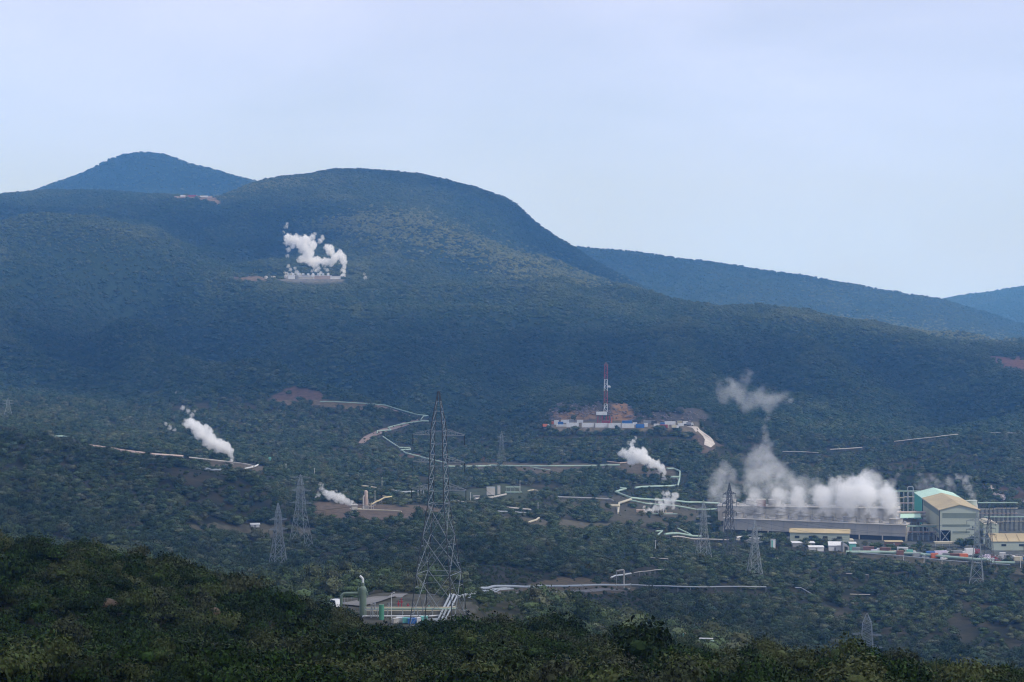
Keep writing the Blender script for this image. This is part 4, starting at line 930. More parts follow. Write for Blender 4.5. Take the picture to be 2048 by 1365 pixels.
pipeline([(1334, 941), (1348, 941), (1360, 946)], .7, GREENPIPE, 'green pipes turning above the vent on the middle well pad', lift=1.4, dm=(1400, 1900), twin=3)
pipeline([(1360, 947), (1359, 960), (1356, 974), (1335, 975.5), (1310, 976), (1285, 977), (1270, 979)], .65, GREENPIPE, 'green pipeline looping down from the middle well pad', dm=(1400, 1900), twin=3)
pipeline([(1240, 979), (1252, 980.5), (1231, 987), (1262, 999), (1280, 1001), (1330, 1004), (1400, 1008), (1440, 1010)], .75, GREENPIPE, 'pale green pipeline from the switchback to the power station', dm=(1250, 1800))
pipeline([(1262, 1002), (1238, 1010), (1236, 1029)], .75, CREAMPIPE, 'pair of thick cream pipes coming down toward the camera', dm=(1200, 1700), twin=3)
pipeline([(1262, 1004), (1290, 1010), (1320, 1013), (1440, 1021)], .55, GREENPIPE, 'second pale pipeline below the one to the power station', dm=(1200, 1700))
pipeline([(1112, 997), (1130, 998), (1170, 999), (1218, 1001.5), (1226, 1004)], .55, GREY, 'grey green pipeline left of the thick cream pipes', dm=(1300, 1800))
pipeline([(915, 1006), (960, 1012), (1010, 1018), (1062, 1023)], .5, CONCRETE, 'pale pipeline sloping right below the grey cubes', dm=(1200, 1700))
pipeline([(995, 1026.5), (1055, 1030)], .5, STEEL, 'short bright pipe just above the brown field', dm=(1200, 1700))
pipeline([(950, 1002), (985, 999), (1012, 993)], .6, CONCRETE, 'pale pipes beside the grey cubes', lift=1.4, dm=(1200, 1700), twin=2)
pipeline([(1056, 985), (1068, 983), (1080, 986)], .5, CREAMPIPE, 'small bent cream pipe right of the grey cubes', dm=(1200, 1800))
pipeline([(1057, 1050), (1073, 1045), (1078, 1041)], .6, CREAMPIPE, 'short bent cream pipe on the brown field', lift=1.5, dm=(1100, 1500))
pipeline([(720, 974.5), (745, 978), (770, 982)], .5, CREAMPIPE, 'cream pipeline above the silencer well pad', dm=(1300, 1800))
pipeline([(783, 984), (803, 988), (828, 987)], .6, STEEL, 'bright pipes right of the silencer well pad', dm=(1300, 1800), twin=2)
pipeline([(741, 1016), (752, 1009), (768, 1001), (783, 999)], .45, YELLOW, 'yellow pipes climbing right from the silencer', lift=1.6, dm=(1250, 1500), twin=2.5)
pipeline([(765, 996), (783, 998)], .4, YELLOW, 'upper short yellow pipe at the end of the climbing pair', dm=(1250, 1600))
pipeline([(716, 1022), (735, 1022.5), (780, 1024), (803, 1026)], .35, CREAMPIPE, 'low cream pipe along the silencer well pad', lift=.8, dm=(1200, 1500))
pipeline([(110, 881), (126, 880), (148, 885)], .6, GREENPIPE, 'upper pipes on the left pad edge', lift=2.6, front=75, dm=(1150, 1600))
pipeline([(112, 887), (127, 888), (142, 893)], .6, GREENPIPE, 'lower pipes on the left pad edge', lift=2.6, front=75, dm=(1150, 1600))
pipeline([(178, 899), (215, 904), (250, 910), (310, 917), (365, 920.5)], .55, RUSTPINK, 'long rusty pink pipeline along the left ridge', lift=2.6, front=75, dm=(1150, 1600), twin=3)
pipeline([(225, 909), (262, 914), (300, 918)], .5, RUSTPINK, 'second rusty pipeline just below the long left one', lift=2.6, front=75, dm=(1150, 1600))
pipeline([(378, 923), (400, 925.5), (450, 931), (490, 936), (508, 941)], .5, CONCRETE, 'pale pipeline leading to the left steam vent', lift=2.6, front=75, dm=(1150, 1600))
pipeline([(411, 946), (441, 946)], .6, STEEL, 'isolated bright pipe below the left steam vent', dm=(1000, 1600), lift=2)
pipeline([(288, 923), (304, 924)], .5, STEEL, 'short bright pipe below the small white rock', dm=(1000, 1600), lift=2)
pipeline([(490, 944), (508, 940), (516, 936)], .5, WHITE, 'white bent pipe right of the left steam vent', dm=(1150, 1600), lift=2)
R_ = (1800, 2300)
pipeline([(1788, 889), (1830, 884), (1870, 880), (1916, 874.5)], .33, CONCRETE, 'bright pipeline rising right above the power station', dm=R_, lift=2.6, sup=30)
pipeline([(1941, 871), (1990, 871.5), (2060, 872.5)], .33, CONCRETE, 'bright level pipeline at the right edge above the power station', dm=R_, lift=2.6, sup=30)
pipeline([(1565, 909), (1612, 910), (1637, 912)], .33, CONCRETE, 'bright pipe above the steam of the cooling towers', dm=(1700, 2300), lift=2.6)
pipeline([(1660, 905), (1690, 903.5), (1724, 901)], .45, CONCRETE, 'thin pale pipe above right of the steam', dm=(1700, 2300), lift=2.6)
G_ = (1150, 1330)
pipeline([(1692, 1103.5), (1760, 1107), (1830, 1113), (1900, 1120), (1950, 1124.5), (1972, 1125)], .95, GREENPIPE, 'thick green pipeline along the front edge of the storage yard', dm=G_, lift=1.6, sup=16)
pipeline([(1972, 1125), (1985, 1130), (2030, 1131)], .75, GREENPIPE, 'end of the thick green pipeline bending down right', dm=(1100, 1330), lift=1.5, sup=16)
pipeline([(1720, 1110), (1800, 1116), (1900, 1126), (2020, 1134)], .35, STEEL, 'thin grey pipe below the thick green pipeline', dm=(1100, 1330), lift=1.2, sup=16)
pipeline([(1312, 1066), (1326, 1065), (1314, 1075)], .5, GREENPIPE, 'small V shaped pipe left of the power station', dm=(1100, 1500))
pipeline([(1330, 1077), (1370, 1077), (1398, 1077), (1403, 1070)], .7, GREENPIPE, 'pale green pipe left of the power station with a raised end', dm=(1050, 1400), lift=2.6)
pipeline([(1355, 1064), (1383, 1077)], .45, GREENPIPE, 'thin slanting pipe joining the pale green pipe', dm=(1050, 1400), lift=2.4)
pipeline([(1345, 1082), (1400, 1086), (1450, 1088), (1480, 1087)], .45, CONCRETE, 'thin pale pipe below the one with a raised end', dm=(1050, 1400), lift=2.6)
pipeline([(1222, 1164), (1230, 1160), (1247, 1158), (1262, 1155)], .35, WHITE, 'bent white pipe left of the tall pipe stand', dm=(700, 1300), lift=2.0, sup=8)
pipeline([(1268, 1155), (1290, 1152), (1310, 1149), (1338, 1147)], .2, CONCRETE, 'broken line of white pipe in the bushes', dm=(700, 1300), lift=2.3, sup=10, front=16)
pipeline([(1290, 1122), (1312, 1125), (1336, 1126.5)], .2, CONCRETE, 'short white pipe in the bushes above the tall pipe stand', dm=(700, 1400), lift=2.3, sup=10, front=16)
pipeline([(1692, 1155), (1715, 1156), (1737, 1158)], .2, CONCRETE, 'short white pipe in the bushes below the storage yard', dm=(700, 1400), lift=2.3, sup=10, front=16)
pipeline([(960, 1190), (990, 1184.5), (1080, 1182.5), (1180, 1180.5), (1262, 1178.5)], .36, STEEL, 'near double pipeline running right from the well pad', dm=(600, 1200), twin=1.8, lift=2.0, front=42)
pipeline([(1262, 1181), (1330, 1183), (1430, 1184), (1532, 1184)], .3, STEEL, 'middle stretch of the near pipeline among bushes', dm=(700, 1300), lift=2.6, front=50)
pipeline([(1590, 1184), (1602, 1184), (1612, 1190), (1622, 1196)], .25, STEEL, 'bent far end of the near pipeline', dm=(700, 1300), lift=2.3, sup=0, front=22)
pipeline([(1700, 1197), (1740, 1198)], .2, CONCRETE, 'isolated short pipe in the bushes right of the near pipeline', dm=(700, 1300), lift=2.3, sup=0, front=22)
def stand(px, row, D, label, H=7.5, w=3.2, mat=CONCRETE):
    e = empty('pipe_stand', hit(px, row, *D), .1, label, 'pipe stand')
    MB().tube(bend([(-w, 0, H - .6), (0, 0, H), (0, 0, .4), (2.5, -1, .3)], .8), .4).make('pipe', mat, e)
    MB().box(-w - .1, -w + .1, -.1, .1, 0, H - .9).make('post', STEEL, e)
stand(1248, 1179, (700, 1200), 'tall inverted L pipe stand beside the near pipeline', 9, 3.4)
stand(1556, 1133, (800, 1400), 'small inverted L pipe stand in the bushes below the cooling towers', 5, 3)
# twin pipes climbing from the near well pad past the big pylon
A0 = gp(893, 500, 1.0); A1 = hit(985, 1186, 600, 1000) + Vector((0, 0, 2.4))
for k, dx in enumerate((0, 2.2, 4.6)):
    e = empty('pipeline', gp(893, 500), 0, ['left', 'middle', 'right'][k] + ' of three slanting pipes rising behind the foot of the big pylon', 'pipeline', None)
    o0 = e.location; A = A0 + Vector((dx * .35 - 2, -dx * .5, 0)); B = A1 + Vector((dx * .5, -dx * .8, -1)); L_ = []
    for t in range(13):
        p = A.lerp(B, t / 12); p.z = max(float(gz(p.x, p.y)) + 1.3, p.z - .5); L_.append(p - o0)
    L_ = [L_[0] + Vector((-3, .5, -.3))] + L_ + [L_[-1] + Vector((5, 3, 0))]
    MB().tube(L_, .27 - .06 * (k == 2)).make('pipe', STEEL, e)
    for q in L_[2:-2:2]:
        g_ = float(gz(q.x + o0.x, q.y + o0.y)) - o0.z; MB().box(q.x - .12, q.x + .12, q.y - .2, q.y + .2, g_ - .3, q.z - .2).make('support', GREY, e)

# ------------------------------------------------------------------ near well pad
NZ = ZC - 80.5
def npad(px, row):
    D = 80.5 / float(tdrop(row)); return Vector((at(px, row, D).x, D, NZ))
sp = empty('separator_vessel', npad(726, 1232), 0, 'tall olive green separator vessel with a curved white outlet on top', 'vessel')
m = MB(); tube_into(m.V, m.F, [(0, 0, z_) for z_ in (0, 6.4, 6.8, 7.1, 7.15, 8.0)], [.85, .85, .72, .45, .36, .36], 20); m.make('shell', OLIVE, sp)
m = MB(); tube_into(m.V, m.F, [(0, 0, z_) for z_ in (5.9, 6.05)], [.95, .95], 20); m.box(.7, 1.15, -.3, .3, 5.0, 5.9); m.make('collar', OLIVE, sp)
MB().tube(bend([(0, 0, 7.9), (0, 0, 9.0), (-.75, 0, 9.6)], .6), .28).make('outlet', WHITE, sp)
MB().tube(bend([(-.85, -.2, 6.9), (-1.1, -.2, 6.9), (-1.1, -.2, 3.6)], .2), .16).make('side_pipe', OLIVE, sp)
ip = empty('inlet_pipe', npad(726, 1232) + Vector((-5.2, 0, 0)), 0, 'olive green pipe arching down left of the separator vessel', 'pipe')
MB().tube(bend([(0, 0, 0), (0, 0, 5.4), (4.2, 0, 5.4)], 1.3, 6), .36, 10).make('pipe', OLIVE, ip)
MB().tube([(0, 0, 2.5), (0, 0, 2.7)], .5, 10).make('flange', OLIVE, ip)
tk = empty('storage_tank', npad(763, 1240), 0, 'upright dark green cylinder tank on the near well pad', 'tank')
MB().cyl(0, 0, 0, 3.6, .62, 20).make('shell', TANKGREEN, tk); MB().cyl(0, 0, 3.62, 3.75, .5, 20, .1).make('lid', OLIVE, tk)
lp = empty('lamp_post', npad(783, 1240), 0, 'white lamp post right of the green tank on the near well pad', 'lamp post')
MB().cyl(0, 0, 0, 6.2, .09, 8, .06).make('pole', WHITE, lp); MB().tube([(0, 0, 6.1), (.5, 0, 6.5)], .05, 6).make('arm', WHITE, lp); MB().box(.35, .8, -.12, .12, 6.42, 6.58).make('lamp_head', WHITE, lp)
fr = empty('steel_platform', npad(745, 1236), 0, 'steel platform with valves between the vessel and the green tank', 'platform')
for x_ in (-1.8, -.4, 1.2, 2.6): MB().bar((x_, 0, 0), (x_, 0, 2.6), .12).make('post', STEEL, fr)
m = MB().bar((-1.8, 0, 2.0), (2.6, 0, 2.0), .1); m.bar((-1.8, 0, 2.6), (2.6, 0, 2.6), .08); m.bar((-.4, 0, 0), (1.2, 0, 2), .1); m.bar((1.2, 0, 0), (-.4, 0, 2), .1); m.make('railing', STEEL, fr)
MB().box(-1.9, 2.7, -.1, 1.2, 1.85, 1.95).make('deck', GREY, fr)
MB().cyl(-.2, .5, 1.96, 3.3, .22).cyl(.5, .5, 1.96, 3.6, .18).box(-.5, .8, .2, .8, 3.0, 3.25).make('valve', GREY, fr)
for i, (dy, zz, r_, x1, mt) in enumerate([(1.4, 2.0, .18, 19, CREAMPIPE), (2.4, 1.5, .2, 19, GREENPIPE), (-1.4, .4, .16, 15, WHITE), (4.4, .8, .16, 17, CREAMPIPE)]):
    e = empty('pad_pipe', npad(735, 1234) + Vector((0, dy, 0)), 0, ['upper cream pipe crossing the near well pad', 'green pipe crossing the near well pad', 'low white pipe at the front of the near well pad', 'rear cream pipe crossing the near well pad'][i], 'pipe')
    MB().tube(bend([(-1, 0, .2), (-1, 0, zz), (x1, 0, zz), (x1 + 2, 1, zz)], .3), r_).make('pipe', mt, e)
    for k in range(5): MB().box(1 + k * 3.6, 1.15 + k * 3.6, -.07, .07, 0, zz - r_ * .8).make('support', STEEL, e)
for i, (px_, rw_, h_, mt) in enumerate([(797, 1216, 1.7, RED), (803, 1214, 2.1, RED), (778, 1217, 1.2, GREY), (816, 1217, 1.2, RED), (858, 1222, 1.3, TANKTEAL)]):
    e = empty('wellhead', npad(px_, rw_), 0, ['shorter red wellhead valve', 'taller red wellhead valve', 'grey valve left of the red wellheads', 'small red valve right of the wellheads', 'teal valve beside the pylon leg'][i] + ' on the near well pad', 'wellhead')
    MB().cyl(0, 0, 0, h_, .14).make('spool', mt, e); MB().box(-.35, .35, -.2, .2, h_ * .5, h_ * .68).make('valve', mt, e); MB().tube([(-.5, 0, h_ * .9), (.5, 0, h_ * .9)], .1, 8).make('handwheel', DARKSTEEL, e)
for i, (px_, rw_, L_, mt, lb) in enumerate([(800, 1246, 1.6, WHITE, 'white crate'), (812, 1247, 1.6, TANKTEAL, 'teal crate'), (824, 1248, 2.0, BLUE, 'blue tank crate'), (836, 1247, 1.2, WHITE, 'white tank crate'), (848, 1244, 1.5, TANKTEAL, 'small teal crate'), (790, 1248, 1.2, CONCRETE, 'concrete block')]):
    container(npad(px_, rw_), .1 * i, L_, 1.3, 1.2, mt, f'{lb} on the near well pad ' + ['left of the teal one', 'right of the first white one', 'in the middle of the row', 'right of the blue one', 'closest to the pylon foot', 'at the left end of the row'][i], 'crates on the near well pad', 'crate')
car(npad(670, 1214), math.radians(120), WHITE, 'white pickup parked behind the pipe arch on the near well pad', 4.8, 1.9, None)
fe = empty('fence', npad(655, 1215), 0, 'wire fence with leaning steel posts left of the white truck', 'fence')
for k in range(8): MB().bar((k * .8, k * .3, 0), (k * .8 + .1, k * .3, 2.2), .06).make('post', STEEL, fe)
MB().bar((0, 0, 2.0), (5.6, 2.1, 2.0), .04).bar((0, 0, 1.0), (5.6, 2.1, 1.0), .04).bar((0.4, 0, 0), (2.0, .6, 2.2), .06).bar((3.4, 1.1, 0), (2.0, .6, 2.2), .06).make('wire', STEEL, fe)
# tank and loops seen over the crest
q = gp(1371, 500)
tq = at(1371, 1292, 500); e = empty('storage_tank', (tq.x, 500, min(tq.z - 1.5, q.z)), 0, 'upright teal cylinder tank just beyond the near hillside crest', 'tank')
hh = tq.z - e.location.z + 2.9; MB().cyl(0, 0, 0, hh, .65, 20).make('shell', TANKTEAL, e); MB().cyl(0, 0, hh + .02, hh + .2, .5, 20, .2).make('lid', RUSTPINK, e)
for i, (x0, x1, r0, lb, loop) in enumerate([(1302, 1366, 1284, 'long white pipe left of the teal tank', 0), (1376, 1386, 1286, 'white slanting pipe touching the teal tank', 1), (1392, 1432, 1289, 'white pipe with two arched loops right of the teal tank', 2)]):
    a = at(x0, r0, 500); b = at(x1, r0 + 2, 500); g_ = float(gz(a.x, 500)); e = empty('pipeline', (a.x, 500, min(g_, a.z - .8)), 0, lb, 'pipeline'); o0 = e.location; L_ = b.x - a.x; zz = a.z - o0.z
    if loop == 0: MB().tube([(0, 0, zz), (L_, 0, zz - .15)], .14).make('pipe', WHITE, e)
    if loop == 1: MB().tube([(0, 0, zz - .4), (L_, 0, zz + .8)], .2).make('pipe', WHITE, e)
    if loop == 2:
        MB().tube([(-2, 0, zz - .1), (L_, 0, zz - .4)], .15).make('pipe', WHITE, e)
        MB().tube(bend([(.6, 0, zz - .2), (.6, 0, zz + 1.4), (4.0, 0, zz + 1.3)], .3), .16).make('loop', WHITE, e); MB().tube(bend([(1.8, 0, zz - .8), (1.8, 0, zz + .8), (4.2, 0, zz + .8)], .8), .2).make('loop', GREENPIPE, e)
    for k in range(3): MB().box(L_ * k / 3 + .2, L_ * k / 3 + .35, -.07, .07, -.3, zz).make('support', STEEL, e)

# ------------------------------------------------------------------ well pad with the tall silencer
SZ = ZC - 139.5
def spad(px, row):
    D = 139.5 / float(tdrop(row)); return Vector((at(px, row, D).x, D, SZ))
e = empty('separator_vessel', spad(732, 1019), 0, 'tall pinkish vessel on the silencer well pad', 'vessel')
m = MB(); tube_into(m.V, m.F, [(0, 0, z_) for z_ in (0, 10.6, 11.3, 11.6)], [1.15, 1.15, .9, .3], 16); m.make('shell', RUSTPINK, e); MB().box(-1.6, 1.6, -1.6, 1.6, 0, 2.6).make('skirt', CONCRETE, e)
e = empty('vent_pipe', spad(726.5, 1020), 0, 'slim pale pipe left of the tall pinkish vessel', 'pipe')
MB().tube(bend([(0, 0, 0), (0, 0, 8.2), (.9, .3, 8.5)], .5), .42).make('pipe', CONCRETE, e)
MB().tube([(-1, -.4, .8), (-8, -2.2, .8)], .3).make('branch', CREAMPIPE, e)
e = empty('steam_silencer', spad(708.5, 1028), .2, 'grey square steam silencer box left of the tall pinkish vessel', 'silencer')
m = MB(); m.box(-1.7, 1.7, -1.7, 1.7, 0, 5.2); m.make('casing', CONCRETE, e); MB().box(-2.1, 2.1, -2.1, 2.1, 5.22, 5.5).make('rim', CONCRETE, e)
SIL = e.location + Vector((0, 0, 5.5))
e = empty('steel_platform', spad(740, 1020), 0, 'steel frame with pipes right of the tall pinkish vessel', 'platform')
for x_ in (-.8, .8, 2.2): MB().bar((x_, 0, 0), (x_, 0, 5.5 - x_), .25).make('post', CONCRETE, e)
MB().bar((-.8, 0, 4), (2.2, 0, 3), .22).bar((-.8, 0, 2), (2.2, 0, 2), .22).make('beam', CONCRETE, e)
# grey cubes
for px_, rw_, w_, d_, h_, lb in [(982, 993, 5.6, 4, 6.0, 'larger pale grey cube shaped cooling unit beyond the big pylon'), (998, 991, 1.9, 3, 6.2, 'narrow pale grey cooling unit right of the larger cube')]:
    e = empty('cooling_unit', hit(px_, rw_, 1250, 1800), .1, lb, 'cooling unit'); MB().box(-w_/2, w_/2, 0, d_, .8, h_).make('casing', CONCRETE, e); MB().box(-w_/2 - .1, w_/2 + .1, -.1, d_ + .1, h_ + .02, h_ + .25).make('rim', STEEL, e)
    for x_ in (-w_/2 + .2, w_/2 - .2): MB().box(x_ - .15, x_ + .15, .1, .4, -.3, .8).make('leg', STEEL, e)
e = empty('steel_platform', hit(1024, 988, 1250, 1800), 0, 'light steel canopy frame right of the grey cooling units', 'platform')
m = MB()
for x_ in (-4, -1, 2, 5): m.bar((x_, 0, 0), (x_, 0, 4.6), .16); m.bar((x_, 3, 0), (x_, 3, 4.6), .16)
m.make('frame', STEEL, e); MB().box(-4.5, 5.5, -.4, 3.4, 4.6, 4.75).make('roof', GREENPIPE, e); MB().tube([(-5, 1, 1), (7, 1, 1)], .5).make('pipe', GREENPIPE, e)
e = empty('equipment_shed', hit(957, 1001, 1250, 1800), 0, 'small dark open shed left of the pale pipes', 'shed'); MB().box(-2, 2, 0, 2, 0, 2.6).make('wall', DARKSTEEL, e); MB().box(-3.6, 2.2, -.3, 2.2, 2.7, 3.0).make('roof', CONCRETE, e)
# middle pad vents and vessel
V1 = hit(1328, 968, 1300, 1800)
e = empty('steam_silencer', V1, 0, 'dark steam silencer under the middle plume', 'silencer'); MB().box(-2, 2, -2, 2, 0, 4.4).make('casing', GREY, e); MB().cyl(0, 0, 4.42, 5.6, 1.3, 16).make('stack', GREY, e)
e = empty('pressure_vessel', hit(1347, 959, 1300, 1800), 0, 'horizontal green vessel right of the middle plume', 'vessel'); MB().tube([(-5, 0, 1.8), (-4.4, 0, 1.8), (4.4, 0, 1.8), (5, 0, 1.8)], [.4, 1, 1, .4], 14).make('shell', GREENPIPE, e)
for x_ in (-3, 3): MB().box(x_ - .3, x_ + .3, -.7, .7, -.3, 1.2).make('saddle', CONCRETE, e)
e = empty('pressure_vessel', hit(1227, 1019, 1200, 1700), 0, 'horizontal cream vessel left of the thick cream pipes', 'vessel'); MB().tube([(-4.5, 0, 2.4), (-4, 0, 2.4), (4, 0, 2.4), (4.5, 0, 2.4)], [.4, 1.0, 1.0, .4], 14).make('shell', CREAMPIPE, e)
for x_ in (-2.5, 2.5): MB().box(x_ - .3, x_ + .3, -.7, .7, -.3, 1.6).make('saddle', CONCRETE, e)
V2 = hit(1305, 1030, 1200, 1700)
e = empty('silencer_battery', V2, 0, 'row of upright vent pipes under the low right plume', 'silencer')
MB().box(-11, -5, 0, 4, 0, 3.4).make('hut', RUSTPINK, e); MB().box(-3, 14, 0, 3, 0, 1.4).make('plinth', RUSTPINK, e)
for k in range(7): MB().cyl(-1 + k * 1.7, 1, 1.42, 3.6 + (k % 3) * .7, .4, 12).make('vent_pipe', WHITE if k % 2 else CREAMPIPE, e)
MB().tube([(-4, -1.5, .8), (17, -1.5, .8)], .4).make('pipe', GREENPIPE, e)
V3 = hit(463, 931, 1200, 1600)
e = empty('vent_pipe', V3, 0, 'short vent pipe at the root of the left plume', 'pipe'); MB().cyl(0, 0, 0, 4, .7, 12).make('stack', WHITE, e); MB().box(-1.3, 1.3, -1.3, 1.3, 0, 1.2).make('base', CONCRETE, e)
e = empty('lattice_mast', hit(540, 932, 1200, 1700), 0, 'small teal mast with a box on top beside the left well pad', 'mast'); MB().bar((-.6, 0, 0), (-.4, 0, 5), .3).bar((.6, 0, 0), (.4, 0, 5), .3).bar((-.6, 0, 0), (.5, 0, 2.5), .15).make('frame', TANKTEAL, e); MB().box(-.9, .9, -.5, .5, 5, 6).make('head', TANKTEAL, e)
for i, (px_, rb, h_) in enumerate([(629, 958, 7), (572, 950, 7), (764, 980, 8), (750, 1012, 9), (836, 1003, 7), (842, 1003, 7), (847, 1001, 6), (941, 1014, 9), (1040, 985, 8), (1076, 1028, 7), (1311, 1107, 7), (1807, 1140, 8), (1848, 1130, 6), (2041, 1136, 6), (1884, 1128, 6)]):
    e = empty('lamp_post', hit(px_, rb, 900, 1900), 0, 'slim white lamp post ' + ['above the left of the silencer plume', 'above the wide armed pylon', 'on the slope above the silencer well pad', 'right of the tall pinkish vessel', 'left one of three beside the big pylon', 'middle one of three beside the big pylon', 'right one of three beside the big pylon', 'left of the small dark open shed', 'right of the light canopy frame', 'at the edge of the brown field', 'in the bushes left of the power station', 'in the bushes below the storage yard', 'before the middle of the thick green pipeline', 'at the right edge before the yard', 'before the right half of the thick green pipeline'][i], 'lamp post', 'slim white posts across the valley')
    MB().cyl(0, 0, -.2, h_, .16, 6, .1).make('pole', WHITE, e); MB().box(-.3, .5, -.2, .2, h_, h_ + .2).make('lamp_head', WHITE, e)
# small white building pieces on the grassy clearing
shed(510, 1055, 4.5, 3, 1.4, WHITE, WHITE, 'tiny white roofed shelter on the grassy clearing', .2, .4, (700, 1400))

# ------------------------------------------------------------------ drilling rig and its camp
RZ = ZC - 133.0
def rp_(px, row):
    D = 133.0 / float(tdrop(row)); return Vector((at(px, row, D).x, D, RZ))
RD = 1955.0; k_ = RD / F
rg = empty('drilling_rig', (at(1211, 850, RD).x, RD, RZ), 0, 'tall drilling rig with a red and white lattice mast on the cut slope', 'drilling rig')
base_row = float(proj(rg.location.x, RD, RZ)[1]); zr = lambda row: (base_row - row) * k_
def mast(z0, z1, mat, nm='mast_section'):
    m = MB(); w0, w1 = 1.55, 1.35
    for sx in (-1, 1):
        for sy in (-1, 1): m.bar((sx * w0 + (z0 * .008), sy * w0, z0), (sx * w1 + (z1 * .008), sy * w1, z1), .42)
    n = max(2, int((z1 - z0) / 3)); dz = (z1 - z0) / n
    for i in range(n):
        za, zb = z0 + i * dz, z0 + (i + 1) * dz; s = 1 if i % 2 else -1
        for sy in (-1, 1): m.bar((-s * w0 + za * .008, sy * w0, za), (s * w0 + zb * .008, sy * w0, zb), .28); m.bar((-w0 + zb * .008, sy * w0, zb), (w0 + zb * .008, sy * w0, zb), .24)
    m.make(nm, mat, rg)
zz = [zr(r) for r in (824, 808, 782, 759, 731)]
mast(zz[0], zz[1], WHITE); mast(zz[1] + .05, zz[2], RED); mast(zz[2] + .05, zz[3], WHITE); mast(zz[3] + .05, zz[4], RED)
MB().box(-1.5, 2.3, -1.5, 1.5, zz[4] + .02, zz[4] + 1.4).box(-.6, 1.4, -.8, .8, zz[4] + 1.4, zz[4] + 2.6).make('crown_block', BROWN, rg)
MB().box(1.9, 4.6, -1.6, 1.6, zr(775), zr(773)).box(1.9, 4.2, -1.4, 1.4, zr(773), zr(771.5)).make('monkey_board', WHITE, rg)
MB().box(-8.4, 1.2, -4, 4, zr(830), zr(824.3)).make('drill_floor_cabin', WHITE, rg)
m = MB()
for x_ in (-7.5, -3, 1, 4): m.bar((x_, -3.5, 0), (x_ * .9, -3.5, zr(830)), .5); m.bar((x_, 3.5, 0), (x_ * .9, 3.5, zr(830)), .5)
m.bar((-7.5, -3.5, 0), (-3, -3.5, zr(830)), .35); m.bar((-3, -3.5, 0), (1, -3.5, zr(830)), .35); m.box(-3.5, 3.6, -2.5, 2.5, 0, zr(842)); m.make('substructure', RED, rg)
MB().box(-8.6, 4.2, -4.2, 4.2, zr(831.2), zr(830) - .02).make('drill_floor', DARKSTEEL, rg)
MB().tube([(1.6, -1.2, zz[0]), (1.9, -1.2, zz[4])], .25, 6).make('drill_pipe', STEEL, rg)
MB().box(5.2, 6.0, -2, -1.2, 0, zr(835)).make('ladder', ORANGE, rg)
rowA = [(1145, 25, WHITE), (1176, 25, WHITE), (1203, 25, WHITE), (1229, 25, WHITE), (1256, 25, WHITE)]
for k, (px_, w_, mt) in enumerate(rowA):
    container(rp_(px_, 855 + .4 * k), 0, w_ * k_ * .98, 2.6, 3.9, mt, ['first', 'second', 'third', 'fourth', 'fifth'][k] + ' long white tank from the left, front row of the drilling pad', 'long white containers before the rig')
camp = [(1122, 854, 22, 1.8, WHITE, 'low white skid'), (1121, 850, 12, 2.6, BLUE, 'dark blue unit'), (1113, 850, 10, 4, WHITE, 'white cabin'), (1101, 849, 14, 2.4, ORANGE, 'orange unit'), (1087, 852, 6, 1.6, WHITE, 'small white unit'), (1130, 847, 18, 3, WHITE, 'white cabin'), (1142, 846, 12, 3, GREY, 'grey cabin'), (1160, 846, 14, 2.5, WHITE, 'white tank'), (1270, 850, 9, 2, WHITE, 'white skid'),
        (1280, 856.5, 19, 3.4, BLUE, 'bright blue tarpaulin box'), (1292, 854.5, 8, 3.4, WHITE, 'white box'), (1254, 848, 22, 2.8, BLUE, 'dark blue cabin'), (1273, 847, 18, 3, DARKSTEEL, 'dark engine unit'), (1295, 848, 18, 3, GREY, 'grey engine unit'), (1308, 850, 12, 3.5, DARKSTEEL, 'dark tank'), (1313, 855, 12, 3, WHITE, 'white cabin'),
        (1328, 857, 16, 3.2, RED, 'rusty red container'), (1334, 856.5, 8, 3.0, CREAMPIPE, 'cream container'), (1345, 856, 8, 2.6, BROWN, 'brown container'), (1340, 850, 24, 3, WHITE, 'long white cabin'), (1359, 849, 10, 3, CREAMPIPE, 'cream cabin'), (1362, 853, 12, 2.5, WHITE, 'white caravan'), (1325, 851, 10, 2.4, BLUE, 'small blue cabin')]
WN = ['below the left cabins', 'left of the first long tank', 'at the left end', 'near the left edge', 'at the far left tip', 'behind the left skid', 'behind the first long tank', 'behind the gap in the long tanks', 'behind the fifth long tank', 'right of the long white tanks', 'just right of the bright blue box', 'behind the fifth long tank, right of the rig', 'behind the bright blue box', 'behind the white box', 'right of the grey engine unit', 'below the dark tank', 'right of the small blue cabin, front row', 'beside the rusty red one', 'right end of the front row', 'in the back row at the right', 'at the right end of the back row', 'beside the top of the white road', 'between dark tank and long white cabin']
for k, (px_, rw_, w_, h_, mt, lb) in enumerate(camp):
    container(rp_(px_, rw_), rr_.uniform(-.1, .1), w_ * k_ * .9, 2.6, h_, mt, f'{lb} {WN[k]}, drilling pad'.replace('right of the ', 'right of '), 'cabins and tanks of the drilling camp')
for k, (px_, rw_) in enumerate([(1373, 850.5), (1380, 852), (1350, 858), (1092, 856)]):
    truck(rp_(px_, rw_), rr_.uniform(-.4, .4), WHITE, (WHITE, GREY, CREAMPIPE, ORANGE)[k], ['white truck at the top of the white road', 'grey truck second at the top of the white road', 'cream truck at the right end of the drilling pad', 'orange truck at the left end of the drilling pad'][k], 6.5)
